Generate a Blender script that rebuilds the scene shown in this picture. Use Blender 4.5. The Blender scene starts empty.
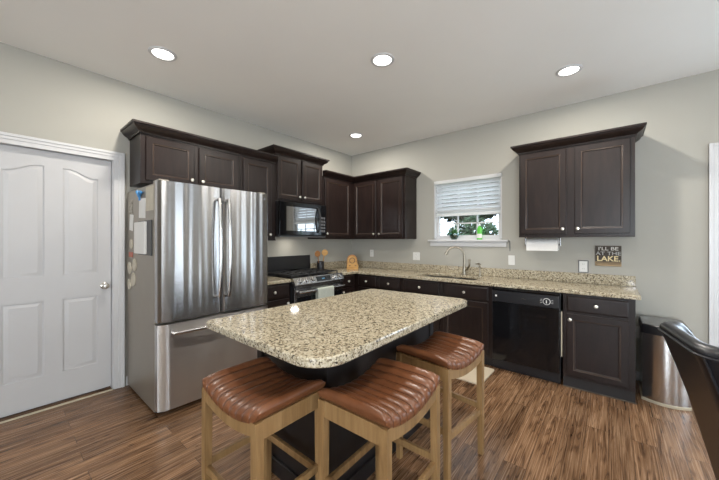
import bpy, bmesh, math, random
from mathutils import Vector, Matrix
random.seed(7)
PI = math.pi
S = bpy.context.scene
COL = S.collection

# ------------------------------------------------------------------ camera, world, exposure
cam_d = bpy.data.cameras.new('camera')
cam = bpy.data.objects.new('camera', cam_d); COL.objects.link(cam)
cam.location = (3.5145, -4.0117, 1.3698)
cam.rotation_euler = (PI/2, 0, 0.6933)
cam_d.sensor_width = 36.0
cam_d.lens = 302.693/719*36.0
cam_d.clip_start = 0.05
S.camera = cam
S.view_settings.view_transform = 'Standard'
S.view_settings.look = 'None'
S.view_settings.gamma = 1.0
S.view_settings.use_curve_mapping = False
S.view_settings.exposure = 0.0

W = bpy.data.worlds.new('world'); S.world = W; W.use_nodes = True
bg = W.node_tree.nodes['Background']
bg.inputs[0].default_value = (0.70, 0.85, 1.0, 1)
bg.inputs[1].default_value = 5.0

def area(name, loc, rot, sx, sy, energy, color):
    d = bpy.data.lights.new(name, 'AREA'); d.shape = 'RECTANGLE'; d.size = sx; d.size_y = sy
    d.energy = energy; d.color = color
    o = bpy.data.objects.new(name, d); COL.objects.link(o)
    o.location = loc; o.rotation_euler = rot
    return o
DAY = (0.86, 0.93, 1.0)
area('daylight', (6.64, -1.55, 1.15), (0, PI/2+0.3, 0), 1.7, 0.9, 24, DAY)       # window_2, right wall
area('daylight', (6.64, -3.6, 1.15), (0, PI/2+0.3, 0), 1.7, 0.9, 24, DAY)        # window_3, right wall
area('daylight', (4.95, -8.16, 1.2), (PI/2+0.25, 0, 0), 2.2, 1.6, 270, DAY)         # fill_window_4, rear wall, added as fill
area('daylight', (4.75, 0.18, 1.10), (-PI/2-0.5, 0, 0), 0.62, 1.7, 24, (0.66, 0.82, 1.0))       # patio door glass
LAMP_W = 20.0
LAMP_COL = (1.0, 0.945, 0.855)

# ------------------------------------------------------------------ materials
def new_mat(name):
    m = bpy.data.materials.new(name); m.use_nodes = True
    nt = m.node_tree; p = nt.nodes['Principled BSDF']
    return m, nt, p
def setp(p, **k):
    names = dict(col='Base Color', rough='Roughness', metal='Metallic', spec='Specular IOR Level',
                 coat='Coat Weight', coatr='Coat Roughness', aniso='Anisotropic', sheen='Sheen Weight', trans='Transmission Weight', ior='IOR')
    for a, v in k.items():
        if a == 'col' and len(v) == 3: v = (*v, 1)
        p.inputs[names[a]].default_value = v
def nd(nt, t, **k):
    n = nt.nodes.new(t)
    for a, v in k.items(): setattr(n, a, v)
    return n
def ramp(nt, stops, interp='LINEAR'):
    n = nt.nodes.new('ShaderNodeValToRGB'); cr = n.color_ramp; cr.interpolation = interp
    while len(cr.elements) < len(stops): cr.elements.new(0.5)
    for e, (pos, c) in zip(cr.elements, stops):
        e.position = pos; e.color = (*c, 1)
    return n
def noise(nt, vec, scale, detail=3, rough=0.55, dist=0.0):
    n = nt.nodes.new('ShaderNodeTexNoise')
    n.inputs['Scale'].default_value = scale; n.inputs['Detail'].default_value = detail
    n.inputs['Roughness'].default_value = rough; n.inputs['Distortion'].default_value = dist
    if vec is not None: nt.links.new(vec, n.inputs['Vector'])
    return n
def objcoord(nt, scale=(1, 1, 1), rot=(0, 0, 0)):
    tc = nt.nodes.new('ShaderNodeTexCoord'); mp = nt.nodes.new('ShaderNodeMapping')
    mp.inputs['Scale'].default_value = scale; mp.inputs['Rotation'].default_value = rot
    nt.links.new(tc.outputs['Object'], mp.inputs['Vector'])
    return mp.outputs['Vector']
def bump(nt, p, height, strength=0.2, dist=0.01):
    b = nt.nodes.new('ShaderNodeBump'); b.inputs['Strength'].default_value = strength
    b.inputs['Distance'].default_value = dist
    nt.links.new(height, b.inputs['Height']); nt.links.new(b.outputs['Normal'], p.inputs['Normal'])
def plain(name, col, rough=0.5, metal=0.0, var=0.04, vscale=6.0, **k):
    """principled with a faint procedural mottling of colour and roughness"""
    m, nt, p = new_mat(name); setp(p, col=col, rough=rough, metal=metal, **k)
    n = noise(nt, objcoord(nt), vscale, 4)
    a = tuple(max(0, c*(1-var)) for c in col); b = tuple(min(1, c*(1+var)) for c in col)
    r = ramp(nt, [(0.3, a), (0.7, b)]); nt.links.new(n.outputs['Fac'], r.inputs['Fac'])
    nt.links.new(r.outputs['Color'], p.inputs['Base Color'])
    return m

def wall_mat(name, col, var=0.015):
    m, nt, p = new_mat(name); setp(p, rough=0.75, spec=0.25)
    n = noise(nt, objcoord(nt), 1.3, 3)
    a = tuple(c*(1-var) for c in col); b = tuple(min(1, c*(1+var)) for c in col)
    r = ramp(nt, [(0.3, a), (0.7, b)]); nt.links.new(n.outputs['Fac'], r.inputs['Fac'])
    nt.links.new(r.outputs['Color'], p.inputs['Base Color'])
    n2 = noise(nt, objcoord(nt), 180, 3); bump(nt, p, n2.outputs['Fac'], 0.06, 0.002)
    return m
M = {}
M['wall'] = wall_mat('wall_paint', (0.40, 0.386, 0.343))
M['ceiling'] = wall_mat('ceiling_paint', (0.88, 0.865, 0.83))
M['trim'] = plain('white_trim_paint', (0.58, 0.577, 0.58), 0.35, var=0.01)
M['door'] = plain('white_door_paint', (0.51, 0.506, 0.51), 0.42, var=0.01)

def floor_mat():
    m, nt, p = new_mat('walnut_plank_floor'); setp(p, rough=0.3, spec=0.36)
    L = nt.links.new
    v = objcoord(nt, rot=(0, 0, PI/2))           # planks run along world Y
    br = nd(nt, 'ShaderNodeTexBrick'); br.offset = 0.37; br.offset_frequency = 2
    for k, x in (('Scale', 1.0), ('Brick Width', 1.22), ('Row Height', 0.125), ('Mortar Size', 0.0011), ('Mortar Smooth', 0.4), ('Bias', 0.0)):
        br.inputs[k].default_value = x
    br.inputs['Color1'].default_value = (0, 0, 0, 1); br.inputs['Color2'].default_value = (1, 1, 1, 1)
    br.inputs['Mortar'].default_value = (0.5, 0.5, 0.5, 1)
    L(v, br.inputs['Vector'])
    # per plank offset of the grain
    cx = nd(nt, 'ShaderNodeVectorMath', operation='MULTIPLY_ADD')
    L(br.outputs['Color'], cx.inputs[0]); cx.inputs[1].default_value = (7.3, 3.1, 0); L(v, cx.inputs[2])
    mp = nd(nt, 'ShaderNodeMapping'); mp.inputs['Scale'].default_value = (0.62, 9.0, 1.0); L(cx.outputs[0], mp.inputs['Vector'])
    g1 = noise(nt, mp.outputs['Vector'], 1.5, 2.6, 0.5, 0.7)
    # cathedral figure: contour lines of a stretched noise
    mul = nd(nt, 'ShaderNodeMath', operation='MULTIPLY'); mul.inputs[1].default_value = 11.0; L(g1.outputs['Fac'], mul.inputs[0])
    fr = nd(nt, 'ShaderNodeMath', operation='PINGPONG'); fr.inputs[1].default_value = 0.5; L(mul.outputs[0], fr.inputs[0])
    mp2 = nd(nt, 'ShaderNodeMapping'); mp2.inputs['Scale'].default_value = (1.1, 85, 1.0); L(cx.outputs[0], mp2.inputs['Vector'])
    g2 = noise(nt, mp2.outputs['Vector'], 1.6, 4, 0.65)
    ln = nd(nt, 'ShaderNodeMapRange'); ln.inputs['From Max'].default_value = 0.20; ln.inputs['To Min'].default_value = 0.0; ln.inputs['To Max'].default_value = 0.5
    L(fr.outputs[0], ln.inputs['Value'])
    add = nd(nt, 'ShaderNodeMath', operation='MULTIPLY_ADD'); add.inputs[1].default_value = 0.34
    L(ln.outputs[0], add.inputs[0])
    m2 = nd(nt, 'ShaderNodeMath', operation='MULTIPLY'); m2.inputs[1].default_value = 0.62; L(g2.outputs['Fac'], m2.inputs[0])
    g3 = noise(nt, mp.outputs['Vector'], 3.4, 3, 0.55, 0.4)
    m3 = nd(nt, 'ShaderNodeMath', operation='MULTIPLY_ADD'); m3.inputs[1].default_value = 0.62; L(g3.outputs['Fac'], m3.inputs[0]); L(m2.outputs[0], m3.inputs[2])
    m4 = nd(nt, 'ShaderNodeMath', operation='SUBTRACT'); m4.inputs[1].default_value = 0.20; L(m3.outputs[0], m4.inputs[0]); L(m4.outputs[0], add.inputs[2])
    r = ramp(nt, [(0.22, (0.030, 0.014, 0.007)), (0.40, (0.085, 0.043, 0.021)), (0.56, (0.20, 0.109, 0.057)), (0.76, (0.36, 0.22, 0.128))])
    L(add.outputs[0], r.inputs['Fac'])
    # plank to plank tone
    tone = ramp(nt, [(0.0, (0.72, 0.70, 0.68)), (1.0, (1.18, 1.16, 1.14))]); L(br.outputs['Color'], tone.inputs['Fac'])
    mx = nd(nt, 'ShaderNodeMix', data_type='RGBA', blend_type='MULTIPLY'); mx.inputs[0].default_value = 1.0
    L(r.outputs['Color'], mx.inputs[6]); L(tone.outputs['Color'], mx.inputs[7])
    dk = nd(nt, 'ShaderNodeMix', data_type='RGBA', blend_type='MIX'); L(br.outputs['Fac'], dk.inputs[0])
    L(mx.outputs[2], dk.inputs[6]); dk.inputs[7].default_value = (0.03, 0.016, 0.01, 1)
    L(dk.outputs[2], p.inputs['Base Color'])
    rr = nd(nt, 'ShaderNodeMapRange'); rr.inputs['To Min'].default_value = 0.20; rr.inputs['To Max'].default_value = 0.33
    L(g2.outputs['Fac'], rr.inputs['Value']); L(rr.outputs[0], p.inputs['Roughness'])
    bump(nt, p, add.outputs[0], 0.08, 0.003)
    return m
M['floor'] = floor_mat()

def wood(name, dark, mid, light, rough, axis_scale, scale=1.0, coat=0.0, bumps=0.05):
    m, nt, p = new_mat(name); setp(p, rough=rough, coat=coat, coatr=0.2)
    n = noise(nt, objcoord(nt, axis_scale), scale, 5, 0.6, 0.6)
    r = ramp(nt, [(0.3, dark), (0.5, mid), (0.72, light)]); nt.links.new(n.outputs['Fac'], r.inputs['Fac'])
    nt.links.new(r.outputs['Color'], p.inputs['Base Color'])
    if bumps: bump(nt, p, n.outputs['Fac'], bumps, 0.004)
    return m
M['espresso'] = wood('espresso_stained_wood', (0.0090, 0.0050, 0.0044), (0.0138, 0.0076, 0.0064), (0.0215, 0.0118, 0.0094), 0.36, (14, 14, 2.0), 1.6, 0.0, 0.03)
setp(M['espresso'].node_tree.nodes['Principled BSDF'], spec=0.35)
M['espresso_bead'] = plain('espresso_bead_highlight', (0.050, 0.033, 0.025), 0.24, var=0.15)  # lighter bead, edge highlight put into the colour
M['toe'] = plain('dark_toe_kick', (0.012, 0.010, 0.010), 0.5)
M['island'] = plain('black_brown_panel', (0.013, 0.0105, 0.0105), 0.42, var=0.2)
M['stoolwood'] = wood('honey_oak', (0.19, 0.105, 0.040), (0.265, 0.154, 0.062), (0.34, 0.210, 0.093), 0.45, (22, 22, 2.0), 1.5, 0.0, 0.04)
M['bamboo'] = wood('golden_bamboo', (0.34, 0.17, 0.045), (0.46, 0.25, 0.07), (0.58, 0.35, 0.11), 0.42, (6, 6, 40), 1.0)
M['bambood'] = wood('dark_bamboo', (0.20, 0.08, 0.022), (0.28, 0.12, 0.035), (0.36, 0.17, 0.05), 0.42, (6, 6, 40), 1.0)
M['signwood'] = wood('weathered_sign_wood', (0.028, 0.022, 0.018), (0.055, 0.042, 0.032), (0.10, 0.075, 0.05), 0.7, (3, 30, 40), 1.2)
M['signedge'] = wood('tan_sign_wood', (0.22, 0.15, 0.08), (0.34, 0.24, 0.13), (0.42, 0.31, 0.18), 0.7, (3, 30, 40), 1.2)
M['signink_white'] = plain('off_white_lettering', (0.66, 0.64, 0.58), 0.7, var=0.15, vscale=60)
M['signink_grey'] = plain('greyed_lettering', (0.40, 0.40, 0.38), 0.7, var=0.25, vscale=60)
M['signink_cream'] = plain('cream_lettering', (0.74, 0.62, 0.36), 0.7, var=0.1, vscale=60)
M['blackchair_wood'] = plain('black_chair_wood', (0.012, 0.010, 0.010), 0.4)

def granite():
    m, nt, p = new_mat('speckled_granite'); setp(p, rough=0.07, spec=0.45)
    L = nt.links.new
    v = objcoord(nt)
    vor = nd(nt, 'ShaderNodeTexVoronoi'); vor.feature = 'F1'; vor.inputs['Scale'].default_value = 150; L(v, vor.inputs['Vector'])
    sep = nd(nt, 'ShaderNodeSeparateColor'); L(vor.outputs['Color'], sep.inputs[0])
    cl = noise(nt, v, 42, 4, 0.65)
    a = nd(nt, 'ShaderNodeMath', operation='MULTIPLY_ADD'); a.inputs[1].default_value = 0.62; L(sep.outputs[0], a.inputs[0])
    b = nd(nt, 'ShaderNodeMath', operation='MULTIPLY_ADD'); b.inputs[1].default_value = 0.95; b.inputs[2].default_value = -0.25; L(cl.outputs['Fac'], b.inputs[0])
    L(b.outputs[0], a.inputs[2])
    r = ramp(nt, [(0.0, (0.045, 0.038, 0.032)), (0.20, (0.045, 0.038, 0.032)), (0.29, (0.16, 0.128, 0.088)), (0.40, (0.28, 0.232, 0.155)), (0.55, (0.44, 0.378, 0.265)),
                  (0.75, (0.54, 0.478, 0.358)), (0.95, (0.62, 0.567, 0.45))])
    L(a.outputs[0], r.inputs['Fac'])
    L(r.outputs['Color'], p.inputs['Base Color'])
    return m
M['granite'] = granite()

def steel(name, col, rough, streak=(2, 2, 90), wav=0.0, wscale=(1.0, 6.0, 1.1)):
    m, nt, p = new_mat(name); setp(p, col=col, metal=1.0, rough=rough)
    L = nt.links.new
    n = noise(nt, objcoord(nt, streak), 3.0, 3)
    rr = nd(nt, 'ShaderNodeMapRange'); rr.inputs['To Min'].default_value = rough*0.9; rr.inputs['To Max'].default_value = rough*1.12
    L(n.outputs['Fac'], rr.inputs['Value']); L(rr.outputs[0], p.inputs['Roughness'])
    if wav:
        n2 = noise(nt, objcoord(nt, wscale), 1.0, 1, 0.4); bump(nt, p, n2.outputs['Fac'], 1.0, wav)
    return m
def aniso_steel(name, col, rough, wav, wscale):
    m = steel(name, col, rough, (90, 2, 2), wav, wscale); nt = m.node_tree; p = nt.nodes['Principled BSDF']
    p.inputs['Anisotropic'].default_value = 0.9; p.inputs['Anisotropic Rotation'].default_value = 0.25
    t = nd(nt, 'ShaderNodeTangent', direction_type='RADIAL', axis='Z'); nt.links.new(t.outputs[0], p.inputs['Tangent'])
    return m
M['steel'] = steel('brushed_stainless', (0.56, 0.55, 0.54), 0.22)
M['fridge'] = aniso_steel('refrigerator_stainless', (0.46, 0.455, 0.455), 0.25, 0.012, (1.0, 8.5, 0.32))
M['freezer'] = aniso_steel('freezer_stainless_bright', (0.60, 0.58, 0.565), 0.34, 0.006, (1.0, 8.5, 0.32))  # door steel in a lighter tint, brighter reflection put into the colour
M['fridgeside'] = plain('taupe_painted_steel', (0.31, 0.275, 0.225), 0.38, 0.55, var=0.03)
M['nickel'] = steel('brushed_nickel', (0.62, 0.59, 0.54), 0.26)
M['bronze_nickel'] = steel('warm_nickel', (0.33, 0.295, 0.235), 0.3)
M['knob'] = plain('pale_nickel_knob', (0.78, 0.75, 0.68), 0.28, 0.85)
M['black_gloss'] = plain('black_gloss', (0.0055, 0.0055, 0.0065), 0.09, var=0.1)
M['mirror_glass'] = plain('mirrored_black_glass', (0.01, 0.011, 0.013), 0.03, var=0.05, ior=4.5)
M['black_glass'] = plain('black_glass', (0.006, 0.007, 0.009), 0.03, var=0.05, spec=0.9)
M['black_satin'] = plain('black_satin', (0.011, 0.011, 0.013), 0.33, var=0.1)
M['cast_iron'] = plain('cast_iron', (0.018, 0.018, 0.019), 0.55, var=0.2)
M['dark_steel'] = steel('dark_stainless', (0.34, 0.34, 0.35), 0.25)
M['grey_plastic'] = plain('grey_plastic', (0.12, 0.12, 0.125), 0.35)
M['white_plastic'] = plain('white_plastic', (0.72, 0.71, 0.68), 0.4, var=0.01)
M['paper'] = plain('white_paper', (0.74, 0.72, 0.68), 0.8, var=0.03)
M['paper_tan'] = plain('tan_paper', (0.55, 0.50, 0.40), 0.8, var=0.06, vscale=30)
M['paper_photo'] = plain('printed_card', (0.34, 0.31, 0.25), 0.6, var=0.6, vscale=45)
M['blue'] = plain('blue_plastic', (0.05, 0.25, 0.55), 0.4)
M['red'] = plain('faded_red_print', (0.50, 0.17, 0.12), 0.6)
M['towel'] = plain('sage_cotton_towel', (0.47, 0.50, 0.44), 0.95, var=0.08, vscale=60)
M['mat'] = plain('beige_floor_mat', (0.56, 0.47, 0.35), 0.9, var=0.06, vscale=90)
M['blind'] = plain('white_blind_slat', (0.85, 0.85, 0.85), 0.45, var=0.01)
_nt = M['blind'].node_tree; _t = nd(_nt, 'ShaderNodeBsdfTranslucent'); _t.inputs[0].default_value = (0.85, 0.86, 0.86, 1); _mx = nd(_nt, 'ShaderNodeMixShader'); _mx.inputs[0].default_value = 0.45
_nt.links.new(_nt.nodes['Principled BSDF'].outputs[0], _mx.inputs[1]); _nt.links.new(_t.outputs[0], _mx.inputs[2]); _nt.links.new(_mx.outputs[0], _nt.nodes['Material Output'].inputs[0])
M['towelroll'] = plain('paper_towel', (0.82, 0.80, 0.77), 0.9, var=0.02, vscale=50)
M['gap_wood'] = plain('unfinished_edge', (0.50, 0.44, 0.33), 0.6)

def leather(name, cols, rough, bs=0.12):
    m, nt, p = new_mat(name); setp(p, rough=rough, spec=0.6)
    n = noise(nt, objcoord(nt), 9, 4); r = ramp(nt, [(0.3, cols[0]), (0.55, cols[1]), (0.8, cols[2])])
    nt.links.new(n.outputs['Fac'], r.inputs['Fac']); nt.links.new(r.outputs['Color'], p.inputs['Base Color'])
    vor = nd(nt, 'ShaderNodeTexVoronoi'); vor.inputs['Scale'].default_value = 420
    nt.links.new(objcoord(nt), vor.inputs['Vector']); bump(nt, p, vor.outputs['Distance'], bs, 0.001)
    return m
M['leather'] = leather('saddle_brown_leather', ((0.115, 0.041, 0.0165), (0.165, 0.060, 0.024), (0.22, 0.084, 0.035)), 0.31)
M['blackleather'] = leather('black_leather', ((0.010, 0.011, 0.014), (0.014, 0.015, 0.019), (0.019, 0.020, 0.025)), 0.30)
M['piping'] = plain('leather_groove_shade', (0.10, 0.034, 0.013), 0.5)  # cushion grooves: crease shade put into a darker leather colour

def glass(name, tint=(1, 1, 1), refl=0.08):
    m = bpy.data.materials.new(name); m.use_nodes = True; nt = m.node_tree; nt.nodes.clear()
    o = nd(nt, 'ShaderNodeOutputMaterial'); t = nd(nt, 'ShaderNodeBsdfTransparent'); g = nd(nt, 'ShaderNodeBsdfGlossy'); mx = nd(nt, 'ShaderNodeMixShader')
    t.inputs[0].default_value = (*tint, 1); g.inputs['Roughness'].default_value = 0.02; mx.inputs[0].default_value = refl
    nt.links.new(t.outputs[0], mx.inputs[1]); nt.links.new(g.outputs[0], mx.inputs[2]); nt.links.new(mx.outputs[0], o.inputs[0])
    return m
M['glass'] = glass('window_glass')
M['greenglass'] = glass('tinted_bowl_glass', (0.60, 0.78, 0.74), 0.14)
M['soap'] = plain('green_soap_bottle', (0.10, 0.52, 0.05), 0.25)
M['leaf'] = plain('houseplant_leaf', (0.06, 0.17, 0.05), 0.5, var=0.4, vscale=40)
def foliage(name, a, b):
    m, nt, p = new_mat(name); setp(p, rough=0.7)
    n = noise(nt, objcoord(nt), 14, 5, 0.7); r = ramp(nt, [(0.35, a), (0.65, b)])
    nt.links.new(n.outputs['Fac'], r.inputs['Fac']); nt.links.new(r.outputs['Color'], p.inputs['Base Color'])
    return m
M['hedge'] = foliage('hedge_leaves', (0.008, 0.024, 0.008), (0.05, 0.10, 0.035))
M['tree'] = foliage('tree_leaves', (0.008, 0.016, 0.008), (0.03, 0.055, 0.025))
M['bark'] = plain('bark', (0.10, 0.08, 0.06), 0.9, var=0.3)
M['lawn'] = foliage('lawn', (0.05, 0.09, 0.02), (0.10, 0.16, 0.05))
def emit(name, col, st):
    m = bpy.data.materials.new(name); m.use_nodes = True; nt = m.node_tree; nt.nodes.clear()
    o = nd(nt, 'ShaderNodeOutputMaterial'); e = nd(nt, 'ShaderNodeEmission'); e.inputs[0].default_value = (*col, 1); e.inputs[1].default_value = st
    nt.links.new(e.outputs[0], o.inputs[0]); return m
M['lens'] = emit('lit_lamp_lens', (1.0, 0.97, 0.92), 6.0)
M['led'] = emit('blue_display_digits', (0.25, 0.65, 1.0), 0.7)

# ------------------------------------------------------------------ mesh helpers
class B:
    def __init__(s): s.bm = bmesh.new()
    def box(s, x0, x1, y0, y1, z0, z1, bev=0.0, seg=2):
        v = [s.bm.verts.new((x, y, z)) for z in (z0, z1) for y in (y0, y1) for x in (x0, x1)]
        q = [(0, 2, 3, 1), (4, 5, 7, 6), (0, 1, 5, 4), (2, 6, 7, 3), (0, 4, 6, 2), (1, 3, 7, 5)]
        fs = [s.bm.faces.new([v[i] for i in f]) for f in q]
        if bev > 0:
            es = list({e for f in fs for e in f.edges})
            bmesh.ops.bevel(s.bm, geom=es, offset=bev, segments=seg, profile=0.5, affect='EDGES')
        return s
    def loops(s, Ls, closed=True, cap0=True, cap1=True):
        vs = [[s.bm.verts.new(p) for p in L] for L in Ls]
        n = len(Ls[0])
        for a, b in zip(vs, vs[1:]):
            for i in range(n if closed else n-1):
                j = (i+1) % n
                try: s.bm.faces.new((a[i], a[j], b[j], b[i]))
                except ValueError: pass
        if cap0: s.bm.faces.new(vs[0][::-1])
        if cap1: s.bm.faces.new(vs[-1])
        return s
    def tube(s, pts, r, n=12, cap=True, flat=1.0):
        pts = [Vector(p) for p in pts]; rs = r if isinstance(r, (list, tuple)) else [r]*len(pts)
        Ls = []; up = None
        for i, p in enumerate(pts):
            t = (pts[min(i+1, len(pts)-1)]-pts[max(i-1, 0)]).normalized()
            if up is None:
                up = Vector((0, 0, 1)) if abs(t.z) < 0.9 else Vector((0, 1, 0))
            a = (up - t*up.dot(t)).normalized(); b = t.cross(a); up = a
            Ls.append([p + (a*math.cos(2*PI*k/n)*flat + b*math.sin(2*PI*k/n))*rs[i] for k in range(n)])
        return s.loops(Ls, True, cap, cap)
    def cyl(s, p0, p1, r0, r1=None, n=24):
        return s.tube([p0, p1], [r0, r0 if r1 is None else r1], n)
    def lathe(s, prof, c=(0, 0, 0), n=32, axis='z', cap0=True, cap1=True):
        Ls = []
        for r, h in prof:
            L = []
            for k in range(n):
                a = 2*PI*k/n; u, v = r*math.cos(a), r*math.sin(a)
                if axis == 'z': q = (u, v, h)
                elif axis == 'y': q = (u, h, -v)
                else: q = (h, u, v)
                L.append((c[0]+q[0], c[1]+q[1], c[2]+q[2]))
            Ls.append(L)
        return s.loops(Ls, True, cap0, cap1)
    def prism(s, pts, a0, a1, axis='z', inset=0.0):
        """polygon pts extruded from a0 to a1 along axis"""
        def P(p, h):
            return {'z': (p[0], p[1], h), 'y': (p[0], h, p[1]), 'x': (h, p[0], p[1])}[axis]
        return s.loops([[P(p, a0) for p in pts], [P(p, a1) for p in pts]])
    def panel(s, x0, x1, z0, z1, rings):
        """rect rings (inset, y) bridged front to back, in the xz plane"""
        Ls = [[(x0+i, y, z0+i), (x1-i, y, z0+i), (x1-i, y, z1-i), (x0+i, y, z1-i)] for i, y in rings]
        return s.loops(Ls)
    def sphere(s, c, r, u=20, v=12):
        r = r if isinstance(r, (tuple, list)) else (r, r, r)
        m = Matrix.Translation(c) @ Matrix.Diagonal((*r, 1))
        bmesh.ops.create_uvsphere(s.bm, u_segments=u, v_segments=v, radius=1.0, matrix=m)
        return s
    def xform(s, m):
        bmesh.ops.transform(s.bm, matrix=m, verts=s.bm.verts); return s
    def build(s, name, mat, parent=None, smooth=35, label=None, loc=None, rot=None, wn=True):
        bmesh.ops.recalc_face_normals(s.bm, faces=s.bm.faces)
        me = bpy.data.meshes.new(name); s.bm.to_mesh(me); s.bm.free()
        for m in (mat if isinstance(mat, (list, tuple)) else [mat]): me.materials.append(M[m] if isinstance(m, str) else m)
        if smooth:
            for p in me.polygons: p.use_smooth = True
            me.set_sharp_from_angle(angle=math.radians(smooth))
        o = bpy.data.objects.new(name, me); COL.objects.link(o)
        if smooth and wn:
            w_ = o.modifiers.new('weighted_normal', 'WEIGHTED_NORMAL'); w_.keep_sharp = True
        if parent: o.parent = parent
        if label: o['label'] = label
        if loc is not None: o.location = loc
        if rot is not None: o.rotation_euler = rot
        return o
def thing(name, label, cat, loc=(0, 0, 0), rz=0.0, group=None):
    o = bpy.data.objects.new(name, None); COL.objects.link(o); o.empty_display_size = 0.1
    o.location = loc; o.rotation_euler = (0, 0, rz)
    o['label'] = label; o['category'] = cat
    if group: o['group'] = group
    return o
def tag(o, label, cat, group=None, kind=None):
    o['label'] = label; o['category'] = cat
    if group: o['group'] = group
    if kind: o['kind'] = kind
    return o
def struct(o, label, cat):
    o['kind'] = 'structure'; o['label'] = label; o['category'] = cat; return o
def copy_tree(o, parent=None):
    c = o.copy(); COL.objects.link(c)
    if parent: c.parent = parent
    for ch in list(o.children): copy_tree(ch, c)
    return c
def rrect(x0, x1, y0, y1, r, n=6):
    pts = []
    for cx, cy, a0 in ((x1-r, y1-r, 0), (x0+r, y1-r, 90), (x0+r, y0+r, 180), (x1-r, y0+r, 270)):
        for k in range(n+1):
            a = math.radians(a0+90*k/n); pts.append((cx+r*math.cos(a), cy+r*math.sin(a)))
    return pts

# ------------------------------------------------------------------ the room
H = 2.85
XR, YB = 6.5, -8.0
b = B().box(-0.12, XR+0.12, YB-0.12, 0.12, -0.1, 0.0)
struct(b.build('floor', 'floor'), 'dark walnut plank floor running towards the window wall', 'floor')
struct(B().box(-0.12, XR+0.12, YB-0.12, 0.12, H, H+0.1).build('ceiling', 'ceiling'), 'flat pale painted ceiling with recessed lights', 'ceiling')
def wall_with_holes(axis, u0, u1, holes, a0, a1):
    """wall slab between a0 and a1 on the other axis, along u, with rectangular holes (u0,u1,z0,z1)"""
    b = B(); us = sorted({u0, u1, *[h[0] for h in holes], *[h[1] for h in holes]}); zs = sorted({0, H, *[h[2] for h in holes], *[h[3] for h in holes]})
    for ua, ub in zip(us, us[1:]):
        for za, zb in zip(zs, zs[1:]):
            um, zm = (ua+ub)/2, (za+zb)/2
            if any(h[0] < um < h[1] and h[2] < zm < h[3] for h in holes): continue
            if axis == 'x': b.box(ua, ub, a0, a1, za, zb)
            else: b.box(a0, a1, ua, ub, za, zb)
    bmesh.ops.remove_doubles(b.bm, verts=b.bm.verts, dist=1e-5)
    return b
WX0, WX1, WZ0, WZ1 = 1.565, 2.475, 1.375, 2.205
PD = (4.285, 5.215, 0.0, 2.11)
struct(wall_with_holes('x', 0, XR, [(WX0, WX1, WZ0, WZ1), PD], 0.0, 0.12).build('wall_back', 'wall', smooth=0), 'cream wall with the window over the sink', 'wall')
struct(wall_with_holes('y', YB, 0.12, [(-4.112, -3.312, 0.0, 2.112)], -0.12, 0.0).build('wall_left', 'wall', smooth=0), 'cream wall behind the refrigerator and white door', 'wall')
struct(wall_with_holes('y', YB, 0.12, [(-2.0, -1.1, 0.4, 2.1), (-4.05, -3.15, 0.4, 2.1)], XR, XR+0.12).build('wall_right', 'wall', smooth=0), 'cream wall on the dining side', 'wall')
struct(wall_with_holes('x', -0.12, XR+0.12, [(3.85, 6.05, 0.5, 2.1)], YB-0.12, YB).build('wall_front', 'wall', smooth=0), 'cream wall behind the viewer', 'wall')
# baseboards
def base_board(name, x0, x1, y0, y1, lab):
    b = B(); b.box(x0, x1, y0, y1, 0, 0.085, 0.004); return struct(b.build(name, 'trim'), lab, 'baseboard')
base_board('baseboard_back', 3.69, 4.18, -0.014, 0.0, 'white baseboard behind the trash can')
base_board('baseboard_left', 0.0, 0.014, -3.225, -2.25, 'white baseboard between door casing and refrigerator')
base_board('baseboard_right', XR-0.014, XR, YB+0.02, -0.02, 'white baseboard on the dining side')
# pantry door casing (trim_1)
def casing(name, u0, u1, ztop, side, lab, wdt=0.092):
    """flat stepped casing round an opening; side 'left' lies on x=0, 'back' on y=0"""
    b = B()
    def bx(ua, ub, za, zb, t):
        if side == 'left': b.box(0, t, ua, ub, za, zb, 0.003)
        else: b.box(ua, ub, -t, 0, za, zb, 0.003)
    for k, (o0, o1, t) in enumerate(((0, wdt, 0.013), (wdt*0.42, wdt, 0.018), (wdt*0.72, wdt, 0.024))):
        bx(u0-o1, u0-o0, 0, ztop+o1, t); bx(u1+o0, u1+o1, 0, ztop+o1, t); bx(u0-o0, u1+o0, ztop+o0, ztop+o1, t)
    return struct(b.build(name, 'trim'), lab, 'trim')
casing('trim_1', -4.106, -3.318, 2.098, 'left', 'white moulded casing round the pantry door', 0.080)
b = B(); b.box(-0.12, 0.0, -3.324, -3.3121, 0, 2.100); b.box(-0.12, 0.0, -4.1119, -4.100, 0, 2.100); b.box(-0.12, 0.0, -4.1119, -3.3121, 2.100, 2.1119); b.box(-0.119, -0.10, -4.10, -3.324, 0.0, 2.10)  # last box is an added backing against light leaking under the door
struct(b.build('trim_2', 'trim'), 'white jamb and added light-blocking backing inside the pantry door opening', 'trim')
struct(B().box(-0.004, 0.022, -4.098, -3.326, 0.0, 0.009, 0.003).build('trim_3', 'gap_wood'), 'pale threshold strip under the pantry door', 'trim')

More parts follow.
